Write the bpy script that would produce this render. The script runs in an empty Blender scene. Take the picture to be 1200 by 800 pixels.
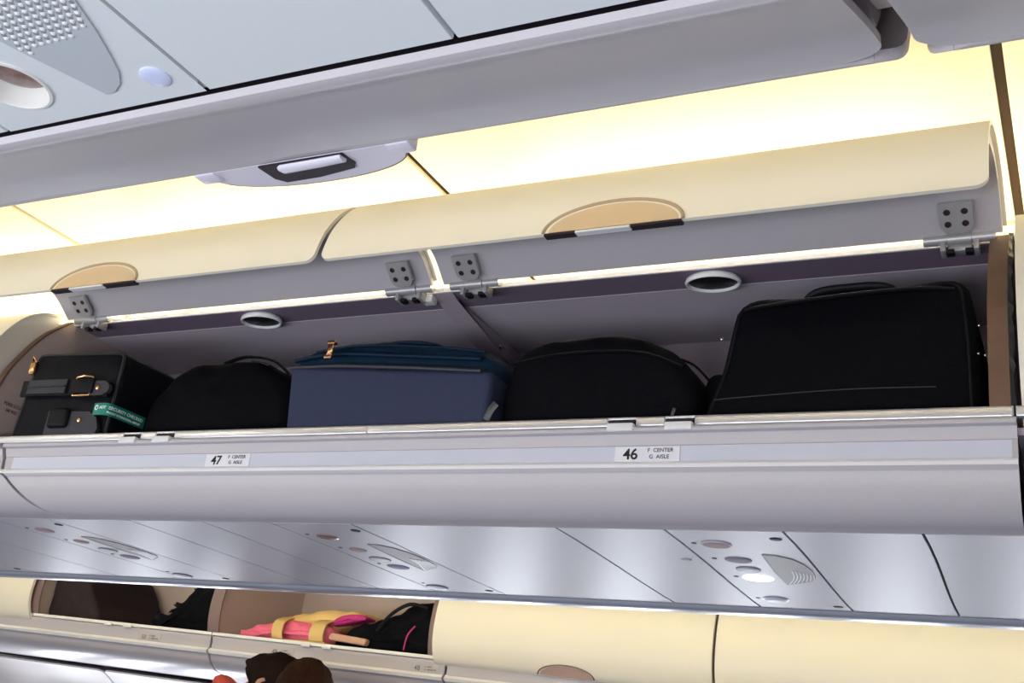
import bpy, bmesh, math, random
from mathutils import Vector, Matrix
random.seed(7)
C = bpy.context.scene.collection
SC = bpy.context.scene
PI = math.pi

# ------------------------------------------------------------------ camera
EYE = Vector((0, 0, 1.5))
def norm3(v):
    l = math.sqrt(sum(a*a for a in v)); return [a/l for a in v]
def cross(a, b): return [a[1]*b[2]-a[2]*b[1], a[2]*b[0]-a[0]*b[2], a[0]*b[1]-a[1]*b[0]]
FPX = 1310.267
ax_x = [-a for a in norm3((-2600.0, 172.0, FPX))]      # cabin axis (forward to the right) in camera terms
ax_y = norm3((700.0, 600.0, FPX))                      # across the cabin
ax_z = cross(ax_x, ax_y)
cam_d = bpy.data.cameras.new('camera'); cam = bpy.data.objects.new('camera', cam_d); C.objects.link(cam)
right = Vector((ax_x[0], ax_y[0], ax_z[0])); down = Vector((ax_x[1], ax_y[1], ax_z[1])); fwd = Vector((ax_x[2], ax_y[2], ax_z[2]))
m = Matrix.Identity(4)
for i in range(3):
    m[i][0] = right[i]; m[i][1] = -down[i]; m[i][2] = -fwd[i]; m[i][3] = EYE[i]
cam.matrix_world = m
cam_d.sensor_width = 36.0; cam_d.lens = FPX/1200*36.0; cam_d.clip_start = 0.02; cam_d.clip_end = 60
SC.camera = cam

# ------------------------------------------------------------------ world, lamps, exposure
SC.view_settings.view_transform = 'Standard'
SC.view_settings.look = 'None'
SC.view_settings.exposure = 0.62
SC.view_settings.gamma = 1.0
SC.view_settings.use_curve_mapping = False
w = bpy.data.worlds.new('cabin_air'); SC.world = w; w.use_nodes = True
bg = w.node_tree.nodes['Background']; bg.inputs[0].default_value = (0.92, 0.90, 1.0, 1); bg.inputs[1].default_value = 0.30

def area(name, loc, size, size_y, power, col, direction):
    d = bpy.data.lights.new(name, 'AREA'); d.shape = 'RECTANGLE'; d.size = size; d.size_y = size_y
    d.energy = power; d.color = col
    o = bpy.data.objects.new(name, d); C.objects.link(o); o.location = loc
    o.rotation_euler = Vector(direction).to_track_quat('-Z', 'Z').to_euler()
    return o
DAY = (0.86, 0.91, 1.0)
WIN_X = [-4.6, -4.1, -3.6, -3.1, -2.6, -2.1, -1.6, -1.1, -0.6, -0.1, 0.4]
NEAR_W, FAR_W = 3.7, 3.0
for i, x in enumerate(WIN_X):          # daylight through the cabin windows on both sides
    area('window_daylight', (x, 4.085, 1.33), .24, .34, FAR_W, DAY, (0, -1, 0.0))
    area('window_daylight', (x, -0.515, 1.15), .24, .34, NEAR_W, DAY, (0, 1, 0.0))

# ------------------------------------------------------------------ materials
MAT = {}
def mat(name, col, rough=.5, metal=0.0, bump=0.0, scale=60.0, var=0.0, spec=.5, emit=None, es=0.0, coat=0.0):
    m = bpy.data.materials.new(name); m.use_nodes = True
    nt = m.node_tree; b = nt.nodes['Principled BSDF']
    b.inputs['Base Color'].default_value = (*col, 1); b.inputs['Roughness'].default_value = rough
    b.inputs['Metallic'].default_value = metal; b.inputs['Specular IOR Level'].default_value = spec
    b.inputs['Coat Weight'].default_value = coat
    if emit: b.inputs['Emission Color'].default_value = (*emit, 1); b.inputs['Emission Strength'].default_value = es
    tc = nt.nodes.new('ShaderNodeTexCoord'); nz = nt.nodes.new('ShaderNodeTexNoise')
    nz.inputs['Scale'].default_value = scale; nz.inputs['Detail'].default_value = 3
    nt.links.new(tc.outputs['Object'], nz.inputs['Vector'])
    if var > 0:
        mx = nt.nodes.new('ShaderNodeMix'); mx.data_type = 'RGBA'
        mx.inputs['A'].default_value = (*[c*(1-var) for c in col], 1); mx.inputs['B'].default_value = (*[min(1, c*(1+var)) for c in col], 1)
        nt.links.new(nz.outputs['Fac'], mx.inputs['Factor']); nt.links.new(mx.outputs['Result'], b.inputs['Base Color'])
    if bump > 0:
        bp = nt.nodes.new('ShaderNodeBump'); bp.inputs['Strength'].default_value = bump; bp.inputs['Distance'].default_value = .002
        nt.links.new(nz.outputs['Fac'], bp.inputs['Height']); nt.links.new(bp.outputs['Normal'], b.inputs['Normal'])
    MAT[name] = m; return m
mat('cream', (.86, .80, .67), .42, bump=.05, scale=300, var=.02)
mat('ceiling_cream', (.87, .81, .57), .5, var=.02, scale=4)
mat('shell_grey', (.52, .48, .50), .45, bump=.12, scale=420, var=.06)
mat('fascia_grey', (.52, .485, .505), .38, bump=.08, scale=420, var=.05)
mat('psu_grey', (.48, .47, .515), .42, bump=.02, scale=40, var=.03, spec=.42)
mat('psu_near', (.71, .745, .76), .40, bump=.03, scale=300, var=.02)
mat('lens_grey', (.50, .53, .56), .45, var=.02)
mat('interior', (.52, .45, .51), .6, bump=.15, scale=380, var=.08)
mat('strip_shaded', (.20, .15, .21), .55, bump=.1, scale=300, var=.05)  # darker than the interior: underside shade put into the colour
mat('interior_warm', (.50, .40, .36), .55, bump=.1, scale=300, var=.05)
mat('trim_white', (.80, .79, .80), .35, var=.02)
mat('strip_blue', (.62, .635, .74), .35, var=.02)
mat('label_white', (.80, .80, .86), .4)
mat('ink', (.012, .012, .016), .6)
mat('ink_grey', (.10, .10, .12), .6)
mat('aluminium', (.80, .81, .88), .30, metal=.75)
mat('hinge_metal', (.52, .50, .50), .4, metal=.45, var=.05)
mat('rail_metal', (.60, .62, .70), .3, metal=.5, var=.03)
mat('dark_gap', (.02, .012, .018), .7)
mat('seal_brown', (.17, .095, .06), .6, var=.15, scale=30)
mat('seam_brown', (.05, .028, .011), .7, var=.1, spec=.2)
mat('foil', (.10, .10, .11), .35, metal=.3, bump=.9, scale=40, var=.8)
mat('rubber_black', (.006, .006, .007), .5)
mat('paddle_warm_shade', (.70, .52, .32), .4, var=.03)  # tan puts shade and warm reflected light into the paddle colour
mat('handle_white', (.74, .70, .78), .35, var=.02)
mat('tube_glow', (1, 1, 1), .5, emit=(1.0, .93, .72), es=15.0)
mat('tube_fill', (1, 1, 1), .5, emit=(1.0, .95, .80), es=11.0)  # glow of the added near-side fill tubes
mat('reading_glow', (1, 1, 1), .3, emit=(.95, .97, 1.0), es=3.0)
mat('lamp_lilac', (.30, .27, .36), .6, var=.03, spec=.2)
mat('lamp_pink', (.42, .29, .29), .6, var=.05, spec=.2)
mat('paddle_rose', (.50, .34, .28), .45, var=.03)
mat('rim_tan', (.46, .34, .20), .45)
mat('lamp_blue', (.66, .70, .92), .3)
mat('lamp_brown', (.24, .15, .13), .25, var=.6, scale=140)
mat('bezel_cream', (.74, .72, .68), .4)
mat('grille_taupe', (.30, .275, .275), .5, var=.05)
mat('grille_hole', (.80, .84, .84), .5)  # pale tone painted as light on the hole edges
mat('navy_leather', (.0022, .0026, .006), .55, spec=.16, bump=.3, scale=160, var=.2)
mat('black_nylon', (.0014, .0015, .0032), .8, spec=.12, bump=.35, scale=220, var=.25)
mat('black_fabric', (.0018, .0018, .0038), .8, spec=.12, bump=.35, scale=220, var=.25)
mat('blue_nylon', (.036, .044, .090), .65, spec=.2, bump=.35, scale=300, var=.12)
mat('teal_nylon', (.003, .018, .042), .6, spec=.2, bump=.4, scale=200, var=.25)
mat('piping_grey', (.018, .018, .021), .5)
mat('strap_grey', (.030, .029, .040), .55, bump=.3, scale=300, var=.1)
mat('strap_black', (.003, .003, .006), .5, spec=.2)
mat('brass', (.85, .52, .28), .22, metal=1.0)
mat('chrome', (.80, .78, .78), .2, metal=1.0)
mat('tag_green', (.003, .23, .17), .4, var=.03)
mat('tag_white', (.80, .92, .90), .5)
mat('tag_clear', (.045, .045, .05), .4)
mat('screw_dark', (.035, .016, .014), .45)
mat('bracket_grey', (.36, .30, .35), .5, var=.05)
mat('rose_edge', (.22, .145, .135), .5, var=.08, scale=30)
mat('label_faint', (.50, .46, .46), .5)
mat('pink_cloth', (.90, .17, .28), .7, bump=.4, scale=60, var=.12)
mat('magenta_cloth', (.55, .03, .20), .7, bump=.3, scale=60, var=.2)
mat('yellow_strap', (.74, .50, .19), .6, bump=.2, scale=150, var=.06)
mat('tan_leather', (.62, .36, .24), .5, var=.05)
mat('maroon_shade', (.016, .006, .008), .8, bump=.4, scale=40, var=.5)  # dark tone holds the shade of the unlit bin end
mat('floor_carpet', (.10, .11, .15), .95, bump=.6, scale=300, var=.3)
mat('wall_panel', (.72, .68, .66), .5, var=.02, scale=6)
mat('window_shade', (.78, .76, .73), .5)
mat('pane', (.75, .80, .85), .15)
mat('skin', (.52, .26, .17), .5, var=.06, scale=20)
mat('hair_dark', (.012, .005, .004), .7, spec=.1, bump=.8, scale=90, var=.5)
mat('hair_brown', (.026, .008, .004), .7, spec=.1, bump=.8, scale=90, var=.5)
mat('navy_jacket', (.035, .035, .075), .8, bump=.3, scale=120, var=.15)
mat('red_collar', (.58, .075, .06), .7, bump=.2, scale=120, var=.1)
mat('brown_top', (.10, .045, .035), .8, bump=.3, scale=120, var=.15)
mat('dark_trousers', (.02, .02, .028), .8, bump=.2, scale=120, var=.1)
mat('shoe_black', (.01, .01, .01), .4)
mat('eye_white', (.8, .8, .78), .2)
mat('lip_red', (.40, .10, .09), .5)

# ------------------------------------------------------------------ object helpers
def wloc(o):
    return Vector(o['_w']) if o is not None else Vector((0, 0, 0))
ALL = []
def link(o, parent, loc):
    C.objects.link(o)
    o['_w'] = list(loc); ALL.append(o)
    if parent is not None:
        o.parent = parent
    o.location = Vector(loc) - wloc(parent)
    return o
def thing(name, label, cat, loc, group=None):
    o = bpy.data.objects.new(name, None); o.empty_display_size = .05
    link(o, None, loc); o['label'] = label; o['category'] = cat
    if group: o['group'] = group
    return o
def tag(o, label, cat, group=None):
    o['label'] = label; o['category'] = cat
    if group: o['group'] = group
    return o
def struct(o):
    o['kind'] = 'structure'; return o
def obj(name, V, F, material, parent=None, label=None, smooth=40, mats=None, fm=None):
    V = [Vector(v) for v in V]
    lo = Vector((min(v.x for v in V), min(v.y for v in V), min(v.z for v in V)))
    hi = Vector((max(v.x for v in V), max(v.y for v in V), max(v.z for v in V)))
    org = Vector(((lo.x+hi.x)/2, (lo.y+hi.y)/2, lo.z))
    me = bpy.data.meshes.new(name); me.from_pydata([v-org for v in V], [], F)
    bm = bmesh.new(); bm.from_mesh(me); bmesh.ops.recalc_face_normals(bm, faces=bm.faces[:]); bm.to_mesh(me); bm.free()
    me.materials.append(MAT[material])
    for x in (mats or []): me.materials.append(MAT[x])
    if fm:
        for p, k in zip(me.polygons, fm): p.material_index = k
    if smooth:
        for p in me.polygons: p.use_smooth = True
        me.set_sharp_from_angle(angle=math.radians(smooth))
    o = bpy.data.objects.new(name, me); link(o, parent, org)
    if label: o['label'] = label
    return o
class MB:
    def __init__(s): s.V = []; s.F = []
    def add(s, V, F):
        n = len(s.V); s.V += [Vector(v) for v in V]; s.F += [[i+n for i in f] for f in F]; return s
    def box(s, x0, x1, y0, y1, z0, z1, bev=0.0, seg=2):
        V, F = box_g(x0, x1, y0, y1, z0, z1, bev, seg); return s.add(V, F)
    def cyl(s, p, q, r, n=16, r2=None): return s.add(*cyl_g(p, q, r, n, r2))
    def lathe(s, prof, c, axis, n=24, sx=1.0, up=None, cap0=True): return s.add(*lathe_g(prof, c, axis, n, sx, up, cap0))
    def tube(s, pts, r, n=8, closed=False, flat=1.0): return s.add(*tube_g(pts, r, n, closed, flat))
    def out(s, name, material, parent=None, label=None, smooth=40): return obj(name, s.V, s.F, material, parent, label, smooth)
def box_g(x0, x1, y0, y1, z0, z1, bev=0.0, seg=2):
    if x0 > x1: x0, x1 = x1, x0
    if y0 > y1: y0, y1 = y1, y0
    if z0 > z1: z0, z1 = z1, z0
    bm = bmesh.new(); bmesh.ops.create_cube(bm, size=1)
    for v in bm.verts:
        v.co = Vector((x0+(v.co.x+.5)*(x1-x0), y0+(v.co.y+.5)*(y1-y0), z0+(v.co.z+.5)*(z1-z0)))
    if bev > 0: bmesh.ops.bevel(bm, geom=bm.edges[:], offset=bev, segments=seg, affect='EDGES', profile=.5)
    bm.verts.index_update()
    V = [v.co.copy() for v in bm.verts]; F = [[v.index for v in f.verts] for f in bm.faces]; bm.free(); return V, F
def frame_of(axis, up=None):
    a = Vector(axis).normalized()
    u = Vector(up) if up is not None else (Vector((1, 0, 0)) if abs(a.x) < .9 else Vector((0, 1, 0)))
    u = (u - a*u.dot(a)).normalized(); v = a.cross(u); return a, u, v
def cyl_g(p, q, r, n=16, r2=None):
    p = Vector(p); q = Vector(q); a, u, v = frame_of(q-p); r2 = r if r2 is None else r2
    V = [p+(u*math.cos(2*PI*i/n)+v*math.sin(2*PI*i/n))*r for i in range(n)]+[q+(u*math.cos(2*PI*i/n)+v*math.sin(2*PI*i/n))*r2 for i in range(n)]
    F = [[i, (i+1) % n, n+(i+1) % n, n+i] for i in range(n)]+[list(range(n))[::-1], list(range(n, 2*n))]
    return V, F
def lathe_g(prof, c, axis, n=24, sx=1.0, up=None, cap0=True):
    # prof: (radius, height) from start to end; sx squashes along v
    c = Vector(c); a, u, v = frame_of(axis, up); V = []; F = []
    for (r, h) in prof:
        for i in range(n):
            t = 2*PI*i/n; V.append(c+a*h+u*(r*math.cos(t))+v*(r*sx*math.sin(t)))
    k = len(prof)
    for j in range(k-1):
        for i in range(n): F.append([j*n+i, j*n+(i+1) % n, (j+1)*n+(i+1) % n, (j+1)*n+i])
    if cap0: F.append(list(range(n))[::-1])
    F.append([(k-1)*n+i for i in range(n)])
    return V, F
def tube_g(pts, r, n=8, closed=False, flat=1.0):
    pts = [Vector(p) for p in pts]; V = []; F = []; m = len(pts); pu = None
    for i, p in enumerate(pts):
        a = pts[(i+1) % m]-pts[i-1] if closed else pts[min(i+1, m-1)]-pts[max(i-1, 0)]
        a, u, v = frame_of(a, pu); pu = u
        rr = r[i] if isinstance(r, (list, tuple)) else r
        for k in range(n):
            t = 2*PI*k/n; V.append(p+u*rr*math.cos(t)+v*rr*flat*math.sin(t))
    for i in range(m if closed else m-1):
        for k in range(n):
            a0 = i*n; b0 = ((i+1) % m)*n; F.append([a0+k, a0+(k+1) % n, b0+(k+1) % n, b0+k])
    if not closed: F.append(list(range(n))[::-1]); F.append([(m-1)*n+k for k in range(n)])
    return V, F
def spline(P, n=6):
    out = []; m = len(P)
    for i in range(m-1):
        p0 = P[max(i-1, 0)]; p1 = P[i]; p2 = P[i+1]; p3 = P[min(i+2, m-1)]
        for k in range(n):
            t = k/n; out.append(tuple(.5*((2*b)+(-a+c)*t+(2*a-5*b+4*c-d)*t*t+(-a+3*b-3*c+d)*t**3) for a, b, c, d in zip(p0, p1, p2, p3)))
    out.append(tuple(P[-1])); return out
def prism(name, P, x0, x1, material, parent=None, label=None, smooth=40, slope=None):
    n = len(P); z = slope or (lambda x: 0)
    V = [(x0, y, zz+z(x0)) for y, zz in P]+[(x1, y, zz+z(x1)) for y, zz in P]
    F = [[i, (i+1) % n, n+(i+1) % n, n+i] for i in range(n)]+[list(range(n)), list(range(n, 2*n))[::-1]]
    return obj(name, V, F, material, parent, label, smooth)
def sheet_g(P, x0, x1, thick, r0=0.0, r1=0.0, slope=None):
    """curved sheet along x; P = (y,z) stations; thick offsets to the left normal; r0/r1 round the corners at the ends of P"""
    z = slope or (lambda x: 0)
    L = [0.0]
    for a, b in zip(P, P[1:]): L.append(L[-1]+math.hypot(b[0]-a[0], b[1]-a[1]))
    tot = L[-1]
    S = set(L)
    for r, side in ((r0, 0), (r1, 1)):
        if r > 0:
            for k in range(9):
                s = r*(1-math.cos(PI/2*k/8)); S.add(s if side == 0 else tot-s)
    S = sorted(S); Q = []; last = -1
    for s in S:
        if s-last < 1e-6: continue
        last = s; i = 0
        while i < len(L)-2 and L[i+1] < s: i += 1
        t = (s-L[i])/max(L[i+1]-L[i], 1e-9)
        Q.append((P[i][0]+(P[i+1][0]-P[i][0])*t, P[i][1]+(P[i+1][1]-P[i][1])*t, s))
    V = []; n = len(Q)
    fx0 = x0 if callable(x0) else (lambda t: x0); fx1 = x1 if callable(x1) else (lambda t: x1)
    for i, (y, zz, s) in enumerate(Q):
        a = Q[max(i-1, 0)]; b = Q[min(i+1, n-1)]; d = math.hypot(b[0]-a[0], b[1]-a[1])
        ny, nz = -(b[1]-a[1])/d, (b[0]-a[0])/d
        ins = 0
        if r0 > 0 and s < r0: ins = r0-math.sqrt(max(0, r0*r0-(r0-s)**2))
        if r1 > 0 and tot-s < r1: ins = max(ins, r1-math.sqrt(max(0, r1*r1-(r1-(tot-s))**2)))
        xa = fx0(s/tot)+ins; xb = fx1(s/tot)-ins
        V += [(xa, y, zz+z(xa)), (xb, y, zz+z(xb)), (xa, y+ny*thick, zz+nz*thick+z(xa)), (xb, y+ny*thick, zz+nz*thick+z(xb))]
    F = []
    for i in range(n-1):
        a = 4*i; b = 4*i+4
        F += [[a, a+1, b+1, b], [a+2, b+2, b+3, a+3], [a, b, b+2, a+2], [a+1, a+3, b+3, b+1]]
    F += [[0, 2, 3, 1], [4*n-4, 4*n-3, 4*n-1, 4*n-2]]
    return V, F
def sheet(name, P, x0, x1, thick, material, parent=None, label=None, r0=0.0, r1=0.0, slope=None, smooth=40):
    V, F = sheet_g(P, x0, x1, thick, r0, r1, slope); return obj(name, V, F, material, parent, label, smooth)
def plate(name, poly, z0, z1, material, parent=None, label=None, smooth=40):
    n = len(poly); V = [(x, y, z0) for x, y in poly]+[(x, y, z1) for x, y in poly]
    F = [[i, (i+1) % n, n+(i+1) % n, n+i] for i in range(n)]+[list(range(n))[::-1], list(range(n, 2*n))]
    return obj(name, V, F, material, parent, label, smooth)
def text(name, s, loc, size, material, parent, rot=(PI/2, 0, 0), shear=0.0, sx=1.0, bold=0.0, label=None):
    cu = bpy.data.curves.new('t', 'FONT'); cu.body = s; cu.size = size; cu.extrude = .0004; cu.offset = bold; cu.shear = shear
    t = bpy.data.objects.new('t', cu); C.objects.link(t)
    me = bpy.data.meshes.new_from_object(t, depsgraph=bpy.context.evaluated_depsgraph_get())
    bpy.data.objects.remove(t)
    me.name = name; me.materials.clear(); me.materials.append(MAT[material])
    for v in me.vertices: v.co.x *= sx
    o = bpy.data.objects.new(name, me); link(o, parent, loc); o.rotation_euler = rot
    if label: o['label'] = label
    return o
def rot_prof(P, ang, c=(1.655, 2.36)):
    ca, sa = math.cos(ang), math.sin(ang)
    return [(c[0]+(y-c[0])*ca-(z-c[1])*sa, c[1]+(y-c[0])*sa+(z-c[1])*ca) for y, z in P]

# ------------------------------------------------------------------ cabin shell
struct(obj('floor', *box_g(-6.5, 2.4, -.6, 4.2, .19, .25), 'floor_carpet'))
cw = struct(obj('wall_near', *box_g(-6.5, 2.4, -.62, -.56, .25, 2.62), 'wall_panel'))
fw = struct(obj('wall_far', *box_g(-6.5, 2.4, 4.13, 4.19, .25, 2.62), 'wall_panel'))
# curved window side panels on the far wall, seen at the bottom left corner of the photo
TILT = .0235
def fz(x): return TILT*(-2.04-x)
for i in range(5):
    x0 = -5.04+i*1.0
    sheet('side_panel', spline([(3.905, 1.672), (3.95, 1.655), (4.03, 1.60), (4.075, 1.50), (4.11, 1.30), (4.11, .9)], 4), x0+.006, x0+.994, .008, 'wall_panel', fw, r0=.03, slope=fz)
wn = 0
for side, y, zc in ((-1, -.54, 1.15), (1, 4.112, 1.33)):
    for x in WIN_X:
        wn += 1
        b = MB()
        for t0, t1 in ((0, 1),):
            ring = []
            for k in range(24):
                t = 2*PI*k/24; c, s = math.cos(t), math.sin(t)
                ring.append((x+.15*math.copysign(abs(c)**.5, c), zc+.2*math.copysign(abs(s)**.5, s)))
        V = []; F = []; n = 24
        for (sc, yy) in ((1.12, y), (1.0, y-side*.018), (.86, y-side*.004), (.86, y+side*.012)):
            V += [(x+(a-x)*sc, yy, zc+(bb-zc)*sc) for a, bb in ring]
        for j in range(3):
            for k in range(n): F.append([j*n+k, j*n+(k+1) % n, (j+1)*n+(k+1) % n, (j+1)*n+k])
        o = struct(obj('window_%d' % wn, V, F, 'window_shade'))
        obj('pane', [(x+(a-x)*.86, y+side*.010, zc+(bb-zc)*.86) for a, bb in ring], [list(range(n))], 'pane', o, smooth=0)
# ceiling: flat lit panels over the aisle with brown seams between them
ce = struct(obj('ceiling', *box_g(-6.5, 2.4, -.6, 4.2, 2.58, 2.62), 'wall_panel'))
CX = [-6.18, -5.165, -4.15, -3.13, -2.112, -1.094, -.077, .94, 1.96]
for a, b in zip(CX, CX[1:]):
    obj('ceiling_panel', *box_g(a+.008, b-.008, .30, 1.992, 2.55, 2.562, .003, 2), 'ceiling_cream', ce)
    obj('ceiling_panel', *box_g(a+.008, b-.008, 2.008, 3.75, 2.55, 2.562, .003, 2), 'ceiling_cream', ce)
for a in CX[1:-1]:
    obj('seam_strip', *box_g(a-.009, a+.009, .30, 3.75, 2.560, 2.572), 'seam_brown', ce, 'dark brown recessed joint strip')

# cove light tubes standing on the bin tops; the near row is added fill
def light_tube(x, y, z, label, glow='tube_glow'):
    t = thing('fluorescent_tube', label, 'lamp', (x, y, z-.03), 'cove light tubes above the bins')
    MB().cyl((x-.46, y, z), (x+.46, y, z), .013, 16).out('glass_tube', glow, t)
    for s in (-1, 1):
        MB().box(x+s*.46-.012, x+s*.46+.012, y-.018, y+.018, z-.03, z+.018, .003).out('tube_holder', 'trim_white', t)
SPOT = ['the closed bin at the right edge', 'the open bin with the suitcase', 'the open bin with the blue bag', 'the closed bin at left', 'the first bin out of frame', 'the second bin out of frame']
for k in range(6):
    light_tube(.42-1.0*k, 1.80, 2.405, 'white cove tube on top of '+SPOT[k]+', near aisle side')
for k in range(5):  # unseen near row, added to brighten the open door lips
    light_tube(.42-1.0*k, .40, 2.42, 'white fill tube added on the near bins facing '+SPOT[k], 'tube_fill')
for k in range(6):
    light_tube(.42-1.0*k, 2.26, 2.405, 'white cove tube behind '+SPOT[k]+', far aisle side')

# ------------------------------------------------------------------ centre overhead bins
HINGE = (1.655, 2.36)
OUT = spline([(1.655, 2.368), (1.61, 2.402), (1.55, 2.419), (1.47, 2.414), (1.39, 2.386), (1.335, 2.345), (1.297, 2.288), (1.28, 2.228)], 5)
INN = spline([(1.645, 2.350), (1.60, 2.384), (1.56, 2.396), (1.50, 2.395), (1.42, 2.370), (1.36, 2.33), (1.325, 2.29)], 4)
def fl_y(z):                                        # y of the hanging door lip at height z
    return 1.28+(z-2.228)*.26
def half_ellipse(cx, z0, w, h, n=28, p=1.0):
    return [(cx-w*math.cos(PI*k/n), z0+h*math.sin(PI*k/n)**p) for k in range(n+1)]
def add_handle(door, cx, place, w=.105, h=.047, slot=True, pm='paddle_warm_shade', rm='rim_tan'):
    """half-elliptical latch paddle; place(x, z, out) -> world point on the door skin"""
    E = half_ellipse(cx, 0, w, h)
    E2 = half_ellipse(cx+.001, 0, w*.93, h*.89)
    pad_v = [place(x, z, .0012) for x, z in E2]+[place(x, z, -.004) for x, z in E2]
    n = len(E2)
    hd = obj('handle', pad_v, [[i, (i+1) % n, n+(i+1) % n, n+i] for i in range(n)]+[list(range(n)), list(range(n, 2*n))[::-1]], pm, door, 'half-elliptical latch paddle')
    MB().tube([place(x, z, .001) for x, z in E], .0026, 8).out('handle_rim', rm, hd)
    if slot:
        s = [(cx-w*.98, -.0005), (cx+w*.98, -.0005), (cx+w*.98, -.0048), (cx-w*.98, -.0048)]
        V = [place(x, z, .001) for x, z in s]+[place(x, z, -.012) for x, z in s]
        obj('latch_slot', V, [[0, 1, 2, 3], [4, 7, 6, 5], [0, 4, 5, 1], [1, 5, 6, 2], [2, 6, 7, 3], [3, 7, 4, 0]], 'dark_gap', hd)
        s = [(cx-w*.50, -.0030), (cx+w*.28, -.0030), (cx+w*.28, -.0070), (cx-w*.50, -.0070)]
        V = [place(x, z, .004) for x, z in s]+[place(x, z, -.008) for x, z in s]
        obj('latch_bar', V, [[0, 1, 2, 3], [4, 7, 6, 5], [0, 4, 5, 1], [1, 5, 6, 2], [2, 6, 7, 3], [3, 7, 4, 0]], 'trim_white', hd, 'white latch bar')
    return hd
def hinge(root, x):
    b = MB()
    # leaf plate lying on the sloping liner: (1.632,2.352) -> (1.597,2.380)
    y0, z0, y1, z1 = 1.632, 2.352, 1.592, 2.383
    w0 = .024
    d = Vector((0, y1-y0, z1-z0)).normalized(); nrm = Vector((0, -d.z, d.y)); nrm = nrm if nrm.z < 0 else -nrm
    A = Vector((x, y0, z0)); B = Vector((x, y1, z1)); X = Vector((1, 0, 0))
    P = [A-X*w0*.62, A+X*w0*.62, A+X*w0+d*.012, B+X*w0, B-X*w0, A-X*w0+d*.012]
    V = [p+nrm*.001 for p in P]+[p+nrm*.008 for p in P]
    F = [[i, (i+1) % 6, 6+(i+1) % 6, 6+i] for i in range(6)]+[[0, 1, 2, 3, 4, 5], [11, 10, 9, 8, 7, 6]]
    h = obj('hinge', V, F, 'hinge_metal', root, 'grey metal hinge with four screws')
    for sx in (-1, 1):
        for t in (.016, .036):
            c = A+X*sx*.0125+d*t+nrm*.008
            MB().lathe([(.0052, 0), (.0048, .0010), (.0028, .0012), (.0026, .0004), (.0005, .0004)], c, nrm, 12).out('screw', 'screw_dark', h)
    b = MB()
    by, bz = 1.650, 2.349
    b.cyl((x-.052, by, bz), (x-.018, by, bz), .0092, 16); b.cyl((x+.018, by, bz), (x+.052, by, bz), .0092, 16)
    b.cyl((x-.0175, by, bz), (x+.0175, by, bz), .0108, 18)
    b.out('hinge_barrel', 'hinge_metal', h)
    b = MB()
    for s in (-1, 1):
        b.box(x+s*.024-.004, x+s*.024+.004, 1.644, 1.672, 2.327, 2.347, .002)
    b.box(x-.018, x+.018, 1.656, 1.674, 2.331, 2.345, .003)
    b.out('hinge_bracket', 'hinge_metal', h)
    MB().box(x-.019, x-.008, 1.650, 1.664, 2.325, 2.332).box(x+.008, x+.019, 1.650, 1.664, 2.325, 2.332).out('hinge_stop', 'rubber_black', h)
END_P = [(1.660, 2.352)]+spline([(1.660, 2.352), (1.60, 2.295), (1.553, 2.223), (1.527, 2.165), (1.514, 2.08), (1.512, 2.0)], 5)[1:]+[(1.512, 1.988), (1.985, 1.988), (1.985, 2.352)]
def end_panel(root, xa, xb, rim_mat, face):
    e = prism('end_panel', END_P, xa, xb, face, root)
    rim = spline([(1.660, 2.352), (1.60, 2.295), (1.553, 2.223), (1.527, 2.165), (1.514, 2.08), (1.512, 2.0)], 6)
    sheet('edge_seal', [(y-.0015, z) for y, z in rim], xa-.002, xb+.002, .004, rim_mat, e, 'brown rubber edge strip')
    return e
def catch(rail, x):
    MB().box(x-.021, x+.021, 1.4995, 1.515, 2.0065, 2.0185).out('catch_recess', 'dark_gap', rail)
    MB().box(x-.019, x+.023, 1.486, 1.500, 1.997, 2.0095, .002).out('catch_tab', 'trim_white', rail, 'white latch catch tab')
def rail_with_notches(root, x0, x1, xs):
    b = MB(); cuts = [x0]+[v for x in xs for v in (x-.022, x+.022)]+[x1]
    for a, c in zip(cuts[0::2], cuts[1::2]): b.add(*box_g(a, c, 1.4985, 1.512, 2.0065, 2.0222, .0030, 3))
    b.box(x0, x1, 1.500, 1.540, 2.0185, 2.0225, .001)
    r = b.out('sill_rail', 'aluminium', root, 'polished metal sill rail')
    for x in xs: catch(r, x)
    return r
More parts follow.
